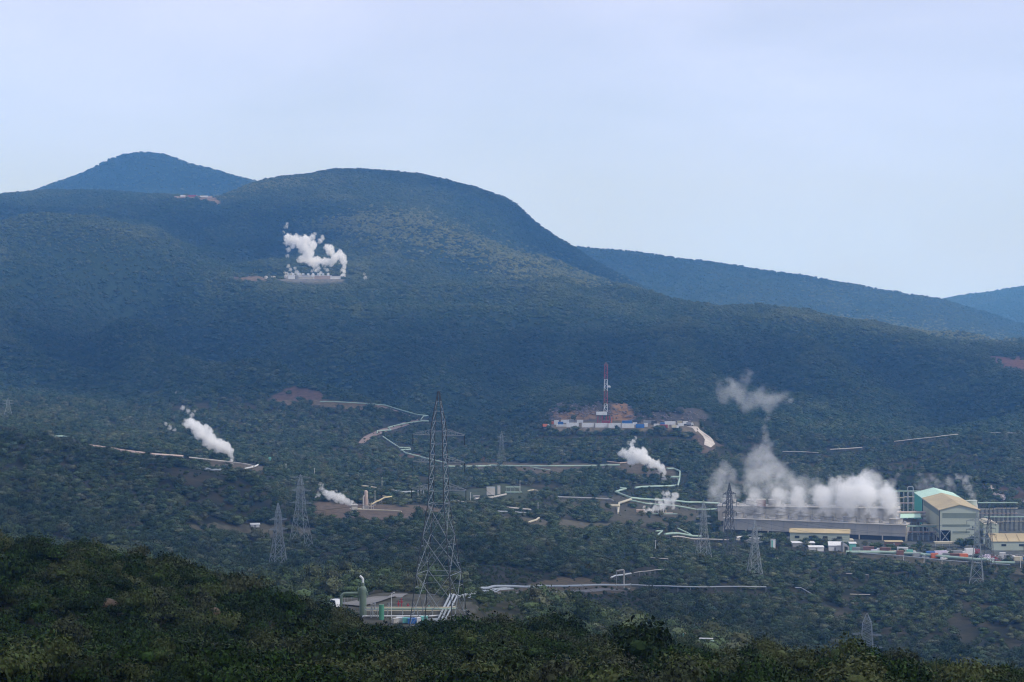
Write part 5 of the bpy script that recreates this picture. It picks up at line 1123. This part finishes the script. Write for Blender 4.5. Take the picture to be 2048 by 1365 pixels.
# hillside power station
e = empty('hillside_station', (at(568, 558, 3200).x, 3200, ZC + 1.0), 0, 'row of long low pale buildings under the hillside steam plumes', 'building')
K3 = 3200 / F
for i, (x0, x1, y0, h_, mt) in enumerate([(0, 50, 22, 5.5, CONCRETE), (8, 20, 0, 5, WHITE), (52, 92, 18, 5, RUSTPINK), (92, 118, 4, 4, WHITE), (30, 60, -6, 3.5, CONCRETE)]):
    b_ = MB().box(x0 * K3, x1 * K3, y0, y0 + 10, 0, h_).make('block', mt, e); MB().box(x0 * K3 - .5, x1 * K3 + .5, y0 - .5, y0 + 10.5, h_ + .02, h_ + .6).make('roof', WHITE, b_)
for k in range(9): MB().cyl((5 + k * 10) * K3, 27, 5.6, 9, 2, 10, 1.6).make('vent', WHITE, e)
for k, px_ in enumerate((532, 541, 548)):
    q = hit(px_, 558, 2900, 3400); e = empty('storage_tank', q, 0, 'small pale round tank left of the hillside station, ' + ['leftmost', 'middle', 'rightmost'][k] + ' of three', 'tank'); MB().cyl(0, 0, 0, 3.5, 2.5, 14).make('shell', CONCRETE, e); MB().cyl(0, 0, 3.52, 4.4, 2.5, 14, .4).make('lid', CONCRETE, e)
# works on the saddle between the peaks
for k, (px_, rw_, w_) in enumerate([(352, 396, 9), (366, 394, 10), (385, 394, 16), (408, 395, 16), (420, 396, 9)]):
    container(hit(px_, rw_, 3900, 4900), 0, w_ * .95, 5, 3.2, (RUSTPINK, WHITE, RED, WHITE, RUSTPINK)[k], ['leftmost rust coloured', 'small white', 'long red', 'long white', 'rightmost rust coloured'][k] + ' cabin on the bare saddle below the far peak', 'cabins on the saddle')

# ------------------------------------------------------------------ roads
def road(pts, widths, mat, dm, lift=.35, name='road'):
    P = [hit(p[0], p[1], *dm) for p in pts]; V, Fc = [], []; Q = []
    for i, (a, b) in enumerate(zip(P[:-1], P[1:])):
        for k in range(8): Q.append((a.lerp(b, k / 8), widths[i] * (1 - k/8) + widths[i+1] * k / 8))
    Q.append((P[-1], widths[-1]))
    for i, (p, w) in enumerate(Q):
        d = (Q[min(i+1, len(Q)-1)][0] - Q[max(i-1, 0)][0]); n_ = Vector((-d.y, d.x, 0)).normalized()
        for s in (-1, -.5, 0, .5, 1): v = p + n_ * s * w / 2; V.append((v.x, v.y, float(gz(v.x, v.y)) + lift))
    for i in range(len(Q) - 1):
        for s in range(4): Fc.append((i*5 + s, i*5 + s + 1, (i+1)*5 + s + 1, (i+1)*5 + s))
    o = mesh_np(name, V, Fc, mat, smooth_=True); return tag(o, kind='structure')
road([(1382, 854), (1398, 862), (1412, 872), (1420, 884), (1415, 893)], [9, 10, 11, 9, 6], DIRTROAD, (1700, 2010))
road([(755, 812), (800, 825), (832, 840), (800, 853), (762, 864), (735, 876), (722, 888)], [5, 6, 7, 6, 7, 7, 5], DUSKROAD, (1700, 2200))
road([(960, 1189), (1080, 1186), (1180, 1183), (1240, 1181)], [5, 5, 4, 4], ASPHALT, (600, 1200))
road([(700, 1213), (740, 1204), (770, 1196), (802, 1190)], [7, 6, 5, 4], ASPHALT, (400, 800))

# ------------------------------------------------------------------ boulders
def boulder(q, s, mat, label, seed, name='boulder', cat='boulder', group=None, sq=.75):
    r = np.random.default_rng(seed); v = ICV.copy(); f_ = [tuple(x) for x in ICF]
    V = [tuple(x) for x in v]; mid = {}; nf = []
    def mp2(a, b):
        k = (min(a, b), max(a, b))
        if k not in mid: c = (np.array(V[a]) + np.array(V[b])); V.append(tuple(c / np.linalg.norm(c))); mid[k] = len(V) - 1
        return mid[k]
    for a, b, c in f_:
        x_, y_, z_ = mp2(a, b), mp2(b, c), mp2(c, a); nf += [(a, x_, z_), (b, y_, x_), (c, z_, y_), (x_, y_, z_)]
    V = np.array(V) * r.uniform(.72, 1.12, (len(V), 1)) * np.array([s, s * .8, s * sq])
    o = mesh_np(name, V, nf, mat); o.location = q + Vector((0, 0, s * .2)); o.rotation_euler = (r.uniform(-.3, .3), r.uniform(-.3, .3), r.uniform(0, 6)); return tag(o, label, cat, group)
for k, (px_, rw_, s, lb) in enumerate([(702, 1244, 1.5, 'orange brown boulder at the tip of the near hillside, left of the well pad'), (272, 1150, 1.0, 'round tan boulder in the shrubs of the near hillside'), (222, 1222, 1.2, 'tan boulder pair in the shrubs, lower left'), (110, 1142, 1.0, 'reddish boulder high on the left hillside'), (415, 1145, .9, 'brown boulder on the hillside skyline'), (428, 1238, 1.1, 'brown boulder in the middle of the near hillside'), (740, 1300, 1.0, 'dark red boulder below the tip of the near hillside'), (598, 1322, 1.0, 'white flat boulder at the bottom of the hillside'), (1398, 1322, .9, 'reddish boulder among shrubs below the teal tank')]):
    q = hit(px_, rw_, 100, 320); boulder(q + Vector((0, 0, .35)), s * .75, PALEROCK if k == 7 else ROCK, lb, 500 + k, group='boulders on the near hillside')
boulder(hit(313, 920, 1200, 1600) + Vector((0, 0, 1)), 3.2, PALEROCK, 'pale whitish dome shaped rock beside the left pipeline', 77)
boulder(hit(1155, 1020, 1200, 1700) + Vector((0, 0, .5)), 3.0, PALEROCK, 'pale rock heap on the slope left of the cream vessel', 78)
# pale stones strewn below the tip of the near hillside, and the white seam right of the power station
def stones(name, pts, n, smin, smax, mat, label, seed, dm):
    r = np.random.default_rng(seed); V, Fc = [], []
    for i in range(n):
        t = r.uniform(0, len(pts) - 1.001); k = int(t); f_ = t - k
        px_ = pts[k][0] * (1 - f_) + pts[k+1][0] * f_ + r.normal() * pts[k][2]; rw_ = pts[k][1] * (1 - f_) + pts[k+1][1] * f_ + r.normal() * pts[k][3]
        q = hit(px_, rw_, *dm); s = r.uniform(smin, smax); b = len(V)
        for v in ICV * r.uniform(.6, 1.2, (12, 1)): V.append((q.x + v[0] * s, q.y + v[1] * s, q.z + s * .4 + v[2] * s * .6))
        Fc += [tuple(int(a) + b for a in f3) for f3 in ICF]
    o = mesh_np(name, V, Fc, mat); return tag(o, label, 'rubble', kind='stuff')
stones('rubble', [(520, 1298, 8, 4), (560, 1300, 10, 5), (600, 1292, 14, 8), (660, 1284, 20, 7), (710, 1290, 16, 8), (760, 1296, 20, 6)], 320, .12, .42, PALEROCK, 'pale stones strewn over the lower near hillside', 5, (100, 300))
stones('rubble', [(1972, 974, 3, 2), (1985, 980, 2, 1), (1995, 993, 4, 2), (2015, 1000, 6, 2), (2048, 1008, 6, 2)], 150, .7, 1.8, PALEROCK, 'white rocky seam on the slope right of the turbine hall', 6, (1400, 1900))
# dead and upright trees on the crest
def snag(px, row, h, label, lean, seed, leafy=None):
    q = hit(px, row, 150, 330); r = random.Random(seed); e = empty('tree', q, 0, label, 'tree'); m = MB()
    a, b, c = (lean * .15, 0, h * .35), (lean * .5, 0, h * .65), (lean, 0, h)
    m.tube([(0, 0, -.3), a, b, c], [.16, .12, .08, .03], 6)
    for k in range(9):
        t = r.uniform(.3, .95); p = Vector(a).lerp(Vector(c), t); ang = r.uniform(0, 6.28); L_ = r.uniform(.5, 1.3); p1 = p + Vector((math.cos(ang) * L_ * .6, math.sin(ang) * L_ * .6, L_ * .5)); m.tube([p, p1, p1 + Vector((r.uniform(-.3, .3), 0, .5))], [.05, .03, .012], 5)
    m.make('trunk', TWIG, e)
    if leafy is not None:
        for (dx, dz, s) in leafy:
            f_ = bpy.data.objects.new('crown', NEAR[4]); COL.objects.link(f_); f_.parent = e; f_.location = (dx, 0, dz); f_.scale = (s, s, s * 1.2)
snag(1448, 1338, 4.6, 'bent tree with a bare fork standing on the crest, right of the teal tank', 1.3, 1, [(1.4, 3.2, .55)])
snag(1420, 1315, 3.4, 'dark ragged conifer shaped tree on the crest beside the white loops', -.4, 2, [(-.3, .8, .6), (-.4, 2.0, .5), (.3, .2, .8)])
snag(530, 1205, 3.2, 'narrow dark upright tree on the left hillside skyline', .1, 3, [(0, .6, .55), (0, 1.7, .4)])
snag(1330, 1300, 2.2, 'small bare bush on the crest left of the teal tank', .2, 4)

# ------------------------------------------------------------------ steam
def steam_mat(dens, C, Rr, nscale, warp, rough, edge, thr):
    """steam: thick inside the puffs, ragged where the noise eats into their rim"""
    m = bpy.data.materials.new('steam'); m.use_nodes = True; n, l = m.node_tree.nodes, m.node_tree.links; n.remove(n['Principled BSDF'])
    v = n.new('ShaderNodeVolumeScatter'); v.inputs['Color'].default_value = (1, 1, 1, 1); v.inputs['Anisotropy'].default_value = 0.0
    g = n.new('ShaderNodeTexCoord'); t = n.new('ShaderNodeTexNoise'); t.inputs['Scale'].default_value = nscale; t.inputs['Detail'].default_value = 5; t.inputs['Roughness'].default_value = .62
    l.new(g.outputs['Object'], t.inputs['Vector'])
    sb = n.new('ShaderNodeVectorMath'); sb.operation = 'MULTIPLY_ADD'; sb.inputs[1].default_value = (warp,) * 3; l.new(t.outputs['Color'], sb.inputs[0])
    of = n.new('ShaderNodeVectorMath'); of.operation = 'ADD'; of.inputs[1].default_value = (-warp / 2,) * 3; l.new(g.outputs['Object'], of.inputs[0]); l.new(of.outputs[0], sb.inputs[2])
    prev = None
    for c, R_ in zip(C, Rr):
        d = n.new('ShaderNodeVectorMath'); d.operation = 'DISTANCE'; d.inputs[1].default_value = c; l.new(sb.outputs[0], d.inputs[0])
        a = n.new('ShaderNodeMath'); a.operation = 'MULTIPLY'; a.inputs[1].default_value = 1 / R_; l.new(d.outputs['Value'], a.inputs[0])
        if prev is None: prev = a
        else:
            q = n.new('ShaderNodeMath'); q.operation = 'SMOOTH_MIN'; q.inputs[2].default_value = .25; l.new(prev.outputs[0], q.inputs[0]); l.new(a.outputs[0], q.inputs[1]); prev = q
    ad = n.new('ShaderNodeMath'); ad.operation = 'MULTIPLY_ADD'; ad.inputs[1].default_value = -rough; l.new(t.outputs['Fac'], ad.inputs[0]); l.new(prev.outputs[0], ad.inputs[2])
    r = n.new('ShaderNodeMapRange'); r.interpolation_type = 'SMOOTHSTEP'; r.inputs['From Min'].default_value = thr - rough * .5; r.inputs['From Max'].default_value = thr - rough * .5 - edge
    r.inputs['To Max'].default_value = dens
    l.new(ad.outputs[0], r.inputs['Value']); l.new(r.outputs[0], v.inputs['Density']); l.new(v.outputs[0], n['Material Output'].inputs['Volume'])
    m.cycles.volume_step_rate = .35
    return m
def plume(blobs, D, label, dens, soft=0.0, size=None, seed=1, dspread=.4, name='steam_plume', group='steam plumes', step=None):
    """blobs: (px, row, radius px); soft 0 = billowing and crisp, 1 = a torn veil"""
    r = random.Random(seed); V, Fc = [], []; o0 = at(blobs[0][0], blobs[0][1], D); C, Rr = [], []
    for (px_, rw_, rp2) in blobs:
        R = rp2 * 1.12 * D / F; d2 = D + r.uniform(-1, 1) * R * dspread; c = at(px_, rw_, d2) - o0; b = len(V); C.append(tuple(c)); Rr.append(R); R *= 1.42
        sub = [tuple(x) for x in ICV]; fs = [tuple(x) for x in ICF]; mid = {}; nf = []
        for a_, b_, c_ in fs:
            ids = []
            for p, q in ((a_, b_), (b_, c_), (c_, a_)):
                k = (min(p, q), max(p, q))
                if k not in mid: w = np.array(sub[p]) + np.array(sub[q]); sub.append(tuple(w / np.linalg.norm(w))); mid[k] = len(sub) - 1
                ids.append(mid[k])
            nf += [(a_, ids[0], ids[2]), (b_, ids[1], ids[0]), (c_, ids[2], ids[1]), tuple(ids)]
        V += [(c.x + v[0] * R, c.y + v[1] * R, c.z + v[2] * R) for v in sub]; Fc += [tuple(int(i) + b for i in f3) for f3 in nf]
    Rm = sum(Rr) / len(Rr); size = size or Rm * 1.25
    o = mesh_np(name, V, Fc, steam_mat(dens, C, Rr, 1.0 / size, Rm * (2.4 + 1.0 * soft), 1.5 + 1.8 * soft, .25 + .9 * soft, 1.0 - .05 * soft)); o.location = o0
    if step: o.data.materials[0].cycles.volume_step_rate = step
    rm = o.modifiers.new('merge', 'REMESH'); rm.mode = 'VOXEL'; rm.voxel_size = Rm * .22
    dg = bpy.context.evaluated_depsgraph_get(); me = bpy.data.meshes.new_from_object(o.evaluated_get(dg)); o.modifiers.clear(); o.data = me
    return tag(o, label, 'steam', group)
plume([(463, 921, 4), (462, 913, 6), (459, 903, 9), (450, 895, 12), (438, 890, 13), (428, 886, 13), (416, 878, 13), (405, 868, 13), (396, 858, 13), (388, 850, 12), (380, 846, 10), (372, 845, 7), (410, 856, 8), (420, 862, 6)], V3.y,
      'dense white plume leaning left from the vent on the left ridge', .35, 0, seed=1)
plume([(385, 830, 5), (377, 822, 5), (366, 816, 5), (390, 822, 3), (340, 856, 5), (332, 848, 4), (350, 860, 4), (352, 785, 2)], V3.y, 'thin wisps drifting above the left plume', .25, .3, seed=2)
plume([(710, 1008, 3), (703, 1006, 5), (694, 1003, 7), (684, 999, 9), (675, 995, 10), (664, 991, 9), (656, 988, 7)], SIL.y, 'dense white plume blown left from the grey silencer box', .40, 0, seed=3)
plume([(650, 984, 6), (644, 978, 6), (641, 968, 4), (638, 990, 5), (632, 993, 3), (646, 970, 3)], SIL.y, 'thin ragged end of the silencer plume', .3, .25, seed=4)
plume([(1328, 949, 4), (1326, 943, 7), (1321, 936, 9), (1312, 929, 9), (1303, 926, 9), (1293, 919, 11), (1284, 915, 12), (1275, 908, 11), (1266, 918, 11), (1258, 910, 9), (1262, 898, 7), (1285, 905, 10)], V1.y,
      'dense white plume leaning left from the middle well pad', .35, 0, seed=5)
plume([(1247, 905, 9), (1240, 908, 6), (1262, 890, 7), (1268, 882, 5), (1272, 876, 3), (1254, 914, 6)], V1.y, 'thin upper end of the middle plume', .3, .3, seed=6)
plume([(1290, 1024, 6), (1300, 1022, 8), (1312, 1018, 9), (1325, 1012, 9), (1335, 1004, 9), (1345, 1000, 9), (1352, 992, 7), (1335, 988, 7), (1326, 985, 4), (1288, 1015, 4), (1302, 1008, 4), (1318, 1002, 7), (1345, 1012, 7)], V2.y,
      'ragged low plume over the row of vent pipes', .35, .25, seed=7)
H0 = 3215.0
plume([(686, 562, 6), (686, 552, 6), (687, 543, 5), (689, 533, 5), (688, 525, 7), (684, 515, 9), (678, 508, 8), (670, 515, 10), (662, 524, 8), (654, 524, 7), (645, 523, 8), (635, 522, 9), (625, 523, 10), (615, 518, 10), (606, 518, 9), (618, 505, 11), (608, 495, 11), (600, 485, 12), (590, 480, 11), (580, 478, 9), (575, 472, 6), (612, 480, 10), (625, 490, 9), (660, 500, 9), (656, 496, 7), (635, 530, 5), (638, 538, 4), (640, 547, 4), (632, 540, 4), (630, 532, 5)], H0,
      'big double humped steam cloud standing over the hillside station', .22, 0, seed=8)
plume([(625, 474, 7), (640, 482, 6), (645, 476, 5), (630, 468, 4), (585, 492, 7), (578, 500, 5), (576, 512, 4), (572, 488, 5), (573, 455, 4), (575, 448, 3), (568, 465, 3)], H0, 'ragged thin steam around the top of the hillside cloud', .16, .25, seed=9)
for k, bl in enumerate([[(584, 548, 4), (581, 540, 4), (577, 533, 4), (574, 546, 3)], [(600, 549, 4), (594, 545, 5), (590, 536, 4), (603, 548, 3)], [(657, 548, 3), (655, 541, 4), (650, 537, 3)], [(626, 550, 4), (624, 543, 3), (618, 551, 3)], [(572, 552, 4), (570, 546, 3)]]):
    plume(bl, H0, 'small white puff rising from the roof vents of the hillside station, ' + ['second from the left', 'third from the left', 'rightmost', 'fourth from the left', 'leftmost'][k], .18, .2, seed=10 + k)
plume([(731, 555, 4), (729, 549, 3), (736, 560, 3)], hit(732, 563, 2900, 3500).y, 'tiny white puff on the slope right of the hillside station', .15, .3, seed=20)
# cooling tower steam
for k in range(8):
    s = st1[k]; c, rw_ = [float(q) for q in proj(s.x, s.y, s.z)]
    hgt = [34, 44, 46, 44, 50, 60, 62, 56][k]; lean = [-14, -10, -6, -16, -14, -8, -16, -20][k]; wd = [15, 20, 22, 24, 26, 27, 27, 22][k]
    bl = [(c + lean * t + rr_.uniform(-4, 4) * t, rw_ + 2 - hgt * t, 11 + (wd - 11) * t + rr_.uniform(-1, 2)) for t in (0, .15, .3, .45, .6, .75, .9)]
    plume(bl, s.y, 'steam column rising from the front cooling tower, ' + ['first from the left', 'second from the left', 'third from the left', 'fourth from the left', 'fifth from the left', 'third from the right', 'second from the right', 'last at the right'][k], [.05, .09, .10, .10, .12, .14, .16, .14][k], [.6, .5, .45, .45, .35, .3, .3, .35][k], seed=30 + k, group='steam columns of the cooling towers')
plume([(1535, 890, 15), (1530, 905, 22), (1512, 925, 24), (1500, 948, 26), (1525, 950, 28), (1552, 935, 28), (1570, 958, 30), (1600, 968, 28), (1630, 975, 24), (1485, 975, 22), (1500, 1000, 22), (1550, 985, 30), (1600, 1000, 26), (1650, 985, 24)], 1452,
      'tall ragged mass of steam rising behind the left half of the cooling towers', .038, .45, seed=50, size=15, dspread=.7, group='steam columns of the cooling towers')
plume([(1450, 935, 16), (1442, 958, 19), (1430, 980, 20), (1448, 1002, 18), (1470, 985, 18), (1422, 997, 13), (1464, 948, 14), (1440, 1018, 10)], 1462, 'thin torn veil of steam at the left end of the cooling towers', .05, .45, seed=55, size=11, dspread=.7, group='steam columns of the cooling towers')
plume([(1670, 975, 22), (1700, 970, 24), (1725, 958, 20), (1748, 960, 20), (1740, 985, 28), (1765, 990, 24), (1690, 1000, 24), (1715, 995, 28), (1782, 1005, 18), (1655, 1000, 20)], 1430, 'dense white steam bank at the right end of the cooling towers', .09, .25, seed=51, size=12, dspread=.6, group='steam columns of the cooling towers')
plume([(1795, 950, 8), (1788, 965, 9), (1800, 935, 6), (1778, 975, 10)], 1430, 'thin wisp trailing up from the right end of the steam bank', .04, .5, seed=56, size=8, group='steam columns of the cooling towers')
plume([(1462, 772, 18), (1478, 790, 22), (1500, 802, 22), (1522, 800, 24), (1548, 795, 22), (1565, 788, 16), (1535, 815, 18), (1492, 758, 15), (1452, 788, 15), (1533, 836, 12), (1532, 856, 9), (1436, 768, 11), (1578, 802, 12), (1500, 744, 11), (1534, 872, 9)], 1480,
      'detached thin veil of steam floating above the cooling towers', .034, .5, seed=52, size=16, dspread=.8, group='steam columns of the cooling towers')
plume([(1949, 1003, 9), (1945, 990, 10), (1938, 975, 10), (1930, 962, 9), (1920, 955, 8), (1940, 955, 6)], 1512, 'thin steam rising from the round tower behind the turbine hall', .09, .5, seed=53)
plume([(1850, 965, 12), (1865, 955, 10), (1840, 950, 8), (1880, 970, 12), (1900, 965, 12), (1905, 975, 10), (1838, 975, 10), (1860, 975, 10)], 1520, 'faint veil of steam above the roof of the turbine hall', .04, .5, seed=54)

# ground kept open around the yards and pads
for (a, b, fr_, bk, f_) in [((1640, 1100), (1990, 1132), 60, 20, .2), ((1990, 1132), (2060, 1138), 60, 20, .2), ((1480, 1092), (1640, 1102), 30, 12, .3)]:
    CORR.append((hit(*a, 1100, 1400), hit(*b, 1100, 1400), fr_, bk, f_))
CORR.append((rp_(1080, 860), rp_(1400, 860), 30, 2, .25))
CORR.append((hit(1395, 866, 1700, 2010), hit(1420, 890, 1700, 2010), 40, 8, .15))
CORR.append((hit(640, 818, 1900, 2300), hit(790, 822, 1900, 2300), 20, 4, .3))
CORR.append((hit(735, 876, 1700, 2300), hit(850, 845, 1700, 2300), 25, 8, .25)); CORR.append((hit(722, 890, 1700, 2300), hit(736, 876, 1700, 2300), 25, 8, .25))
CORR.append((npad(640, 1250), npad(960, 1250), 45, 0, .15))
CORR.append((hit(1225, 1042, 1100, 1500), hit(1400, 1046, 1100, 1500), 40, 8, .3))
CORR.append((hit(690, 1040, 1100, 1500), hit(860, 1042, 1100, 1500), 30, 8, .3))
CORR.append((gp(560, 3165), gp(700, 3165), 40, 8, .2))
CORR.append((gp(930, 1480), gp(1110, 1480), 50, 8, .35))

CORR.append((hit(960, 1189, 600, 1200), hit(1250, 1184, 600, 1200), 26, 4, .3))
for t in (0, .08, .16, .24, .32, .4, .5, .6, .7, .8, .9, 1):
    p = A0.lerp(A1, t); CORR.append((p - Vector((14, 0, 0)), p + Vector((12, 0, 0)), 34, 4, .18))

stones('rubble', [(1105, 835, 10, 6), (1130, 820, 14, 9), (1165, 828, 16, 8), (1200, 822, 14, 8), (1250, 825, 18, 10), (1290, 838, 18, 6), (1340, 830, 24, 10), (1395, 828, 20, 10)], 420, .5, 1.7, paint('cut_rock', (.20, .165, .15), .95, 0, .45, .5), 'rock and rubble on the cut bank behind the drilling rig', 9, (1990, 2130))


# foreground hill
px, rw, x, D, z = scatter(112, 480, 4.3, 11, margin=12)
near, rest = split_near(px, rw, x, D, z, 300)
src_near = []
for j, i in enumerate(near):
    v = j % 6; s = RNG.uniform(.55, 1.15)
    e, f_ = plant('shrub', (x[i], D[i], z[i] - .05), NEAR[v], NEAR_STEM[v], (s, s, s * RNG.uniform(.85, 1.2)), RNG.uniform(0, 6.28),
                  'dark green leafy shrub on the shaded hillside at the bottom of the view', 'shrub', 'shrubs on the near hillside', ('foliage', 'stem'))
    if j < 6: src_near.append(f_)
n = len(rest); i = rest
s = (.45 + .85 * RNG.uniform(0, 1, n) ** 1.5) * np.where(RNG.uniform(0, 1, n) > .96, 1.35, 1)
gn_scatter('shrubbery', src_near, np.stack([x[i], D[i], z[i] - .05], -1), np.stack([s, s, s * RNG.uniform(.8, 1.3, n)], -1),
           np.stack([RNG.uniform(-.1, .1, n), RNG.uniform(-.1, .1, n), RNG.uniform(0, 6.28, n)], -1), RNG.integers(0, 6, n),
           np.clip(RNG.uniform(-.8, .45, n), 0, 1), 'dense dark shrubs covering the near hillside', 'shrubbery')
# valley forest
parts_ = [scatter(480, 1000, 21, 12), scatter(1000, 2050, 26, 13)]
px, rw, x, D, z = [np.concatenate(q) for q in zip(*parts_)]
cs = corridor(x, D); near, rest = split_near(px, rw, x, D, z, 270)
src_val = []
for j, i in enumerate(near):
    v = j % 6; s = RNG.uniform(.6, 1.1)
    s = s * float(cs[i]); e, f_ = plant('tree', (x[i], D[i], z[i] - .1), VAL[v], VAL_TRUNK[v], (s, s, s * RNG.uniform(.9, 1.15)), RNG.uniform(0, 6.28),
                  'bushy dark green tree in the valley forest just beyond the near hillside', 'tree', 'nearest trees of the valley forest', ('crown', 'trunk'))
    if j < 6: src_val.append(f_)
i = rest; n = len(i)
s = RNG.uniform(.45, 1.0, n) ** 1.4 * 1.3 * cs[i] * (1.25 - .25 * smooth(700, 1100, D[i]))
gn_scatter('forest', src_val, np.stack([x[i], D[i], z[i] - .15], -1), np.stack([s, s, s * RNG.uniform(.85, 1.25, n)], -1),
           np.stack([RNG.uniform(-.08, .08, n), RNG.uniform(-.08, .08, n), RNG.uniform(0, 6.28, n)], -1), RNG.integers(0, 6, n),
           dry_lit_tint(px[i], rw[i], D[i]), 'dark green bushland filling the valley floor', 'forest')
# hillsides
parts_ = [scatter(2050, 3330, 27, 14), scatter(3330, 4950, 38, 15, 45), scatter(4950, 9600, 160, 16, 60)]
px, rw, x, D, z = [np.concatenate(q) for q in zip(*parts_)]
n = len(px); s = (.45 + .75 * RNG.uniform(0, 1, n) ** 2) * (1 + .35 * smooth(4000, 7000, D)) * corridor(x, D)
hs = []
for k in range(4):      # four real trees stand on the hill; the forest repeats their crowns
    q = gp([1300, 1450, 1620, 1180][k], 2300 + 30 * k)
    e, f_ = plant('tree', q, HIL[k], VAL_TRUNK[k], (1, 1, 1), k, 'rounded hillside tree above the drilling pad', 'tree', 'trees on the slope above the drilling pad', ('crown', 'trunk'))
    hs.append(f_)
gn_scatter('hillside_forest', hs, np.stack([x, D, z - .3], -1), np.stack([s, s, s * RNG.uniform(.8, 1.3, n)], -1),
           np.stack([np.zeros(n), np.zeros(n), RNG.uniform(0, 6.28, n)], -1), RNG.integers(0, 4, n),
           dry_lit_tint(px, rw, D), 'blue green forest covering the hills and mountains', 'forest')



# ------------------------------------------------------------------ the air
def box_mesh(name, x0, x1, y0, y1, z0, z1, mat):
    v = [(x, y, z) for x in (x0, x1) for y in (y0, y1) for z in (z0, z1)]
    f_ = [(0, 1, 3, 2), (4, 6, 7, 5), (0, 4, 5, 1), (2, 3, 7, 6), (0, 2, 6, 4), (1, 5, 7, 3)]
    return mesh_np(name, v, f_, mat)
hm = bpy.data.materials.new('haze'); hm.use_nodes = True; hn = hm.node_tree.nodes; hn.remove(hn['Principled BSDF'])
pv = hn.new('ShaderNodeVolumePrincipled'); pv.inputs['Color'].default_value = (.17, .47, 1.0, 1); pv.inputs['Absorption Color'].default_value = (1, 1, 1, 1)
pv.inputs['Density'].default_value = 1.05e-4 * HAZE; pv.inputs['Anisotropy'].default_value = 0.0
hm.node_tree.links.new(pv.outputs[0], hn['Material Output'].inputs['Volume'])
hz = box_mesh('haze', -9000, 9000, -100, 9900, float(ZG.min()) - 5, float(ZG.max()) + 40, hm)
tag(hz, 'blue haze in the air between the hills', 'haze', kind='stuff')
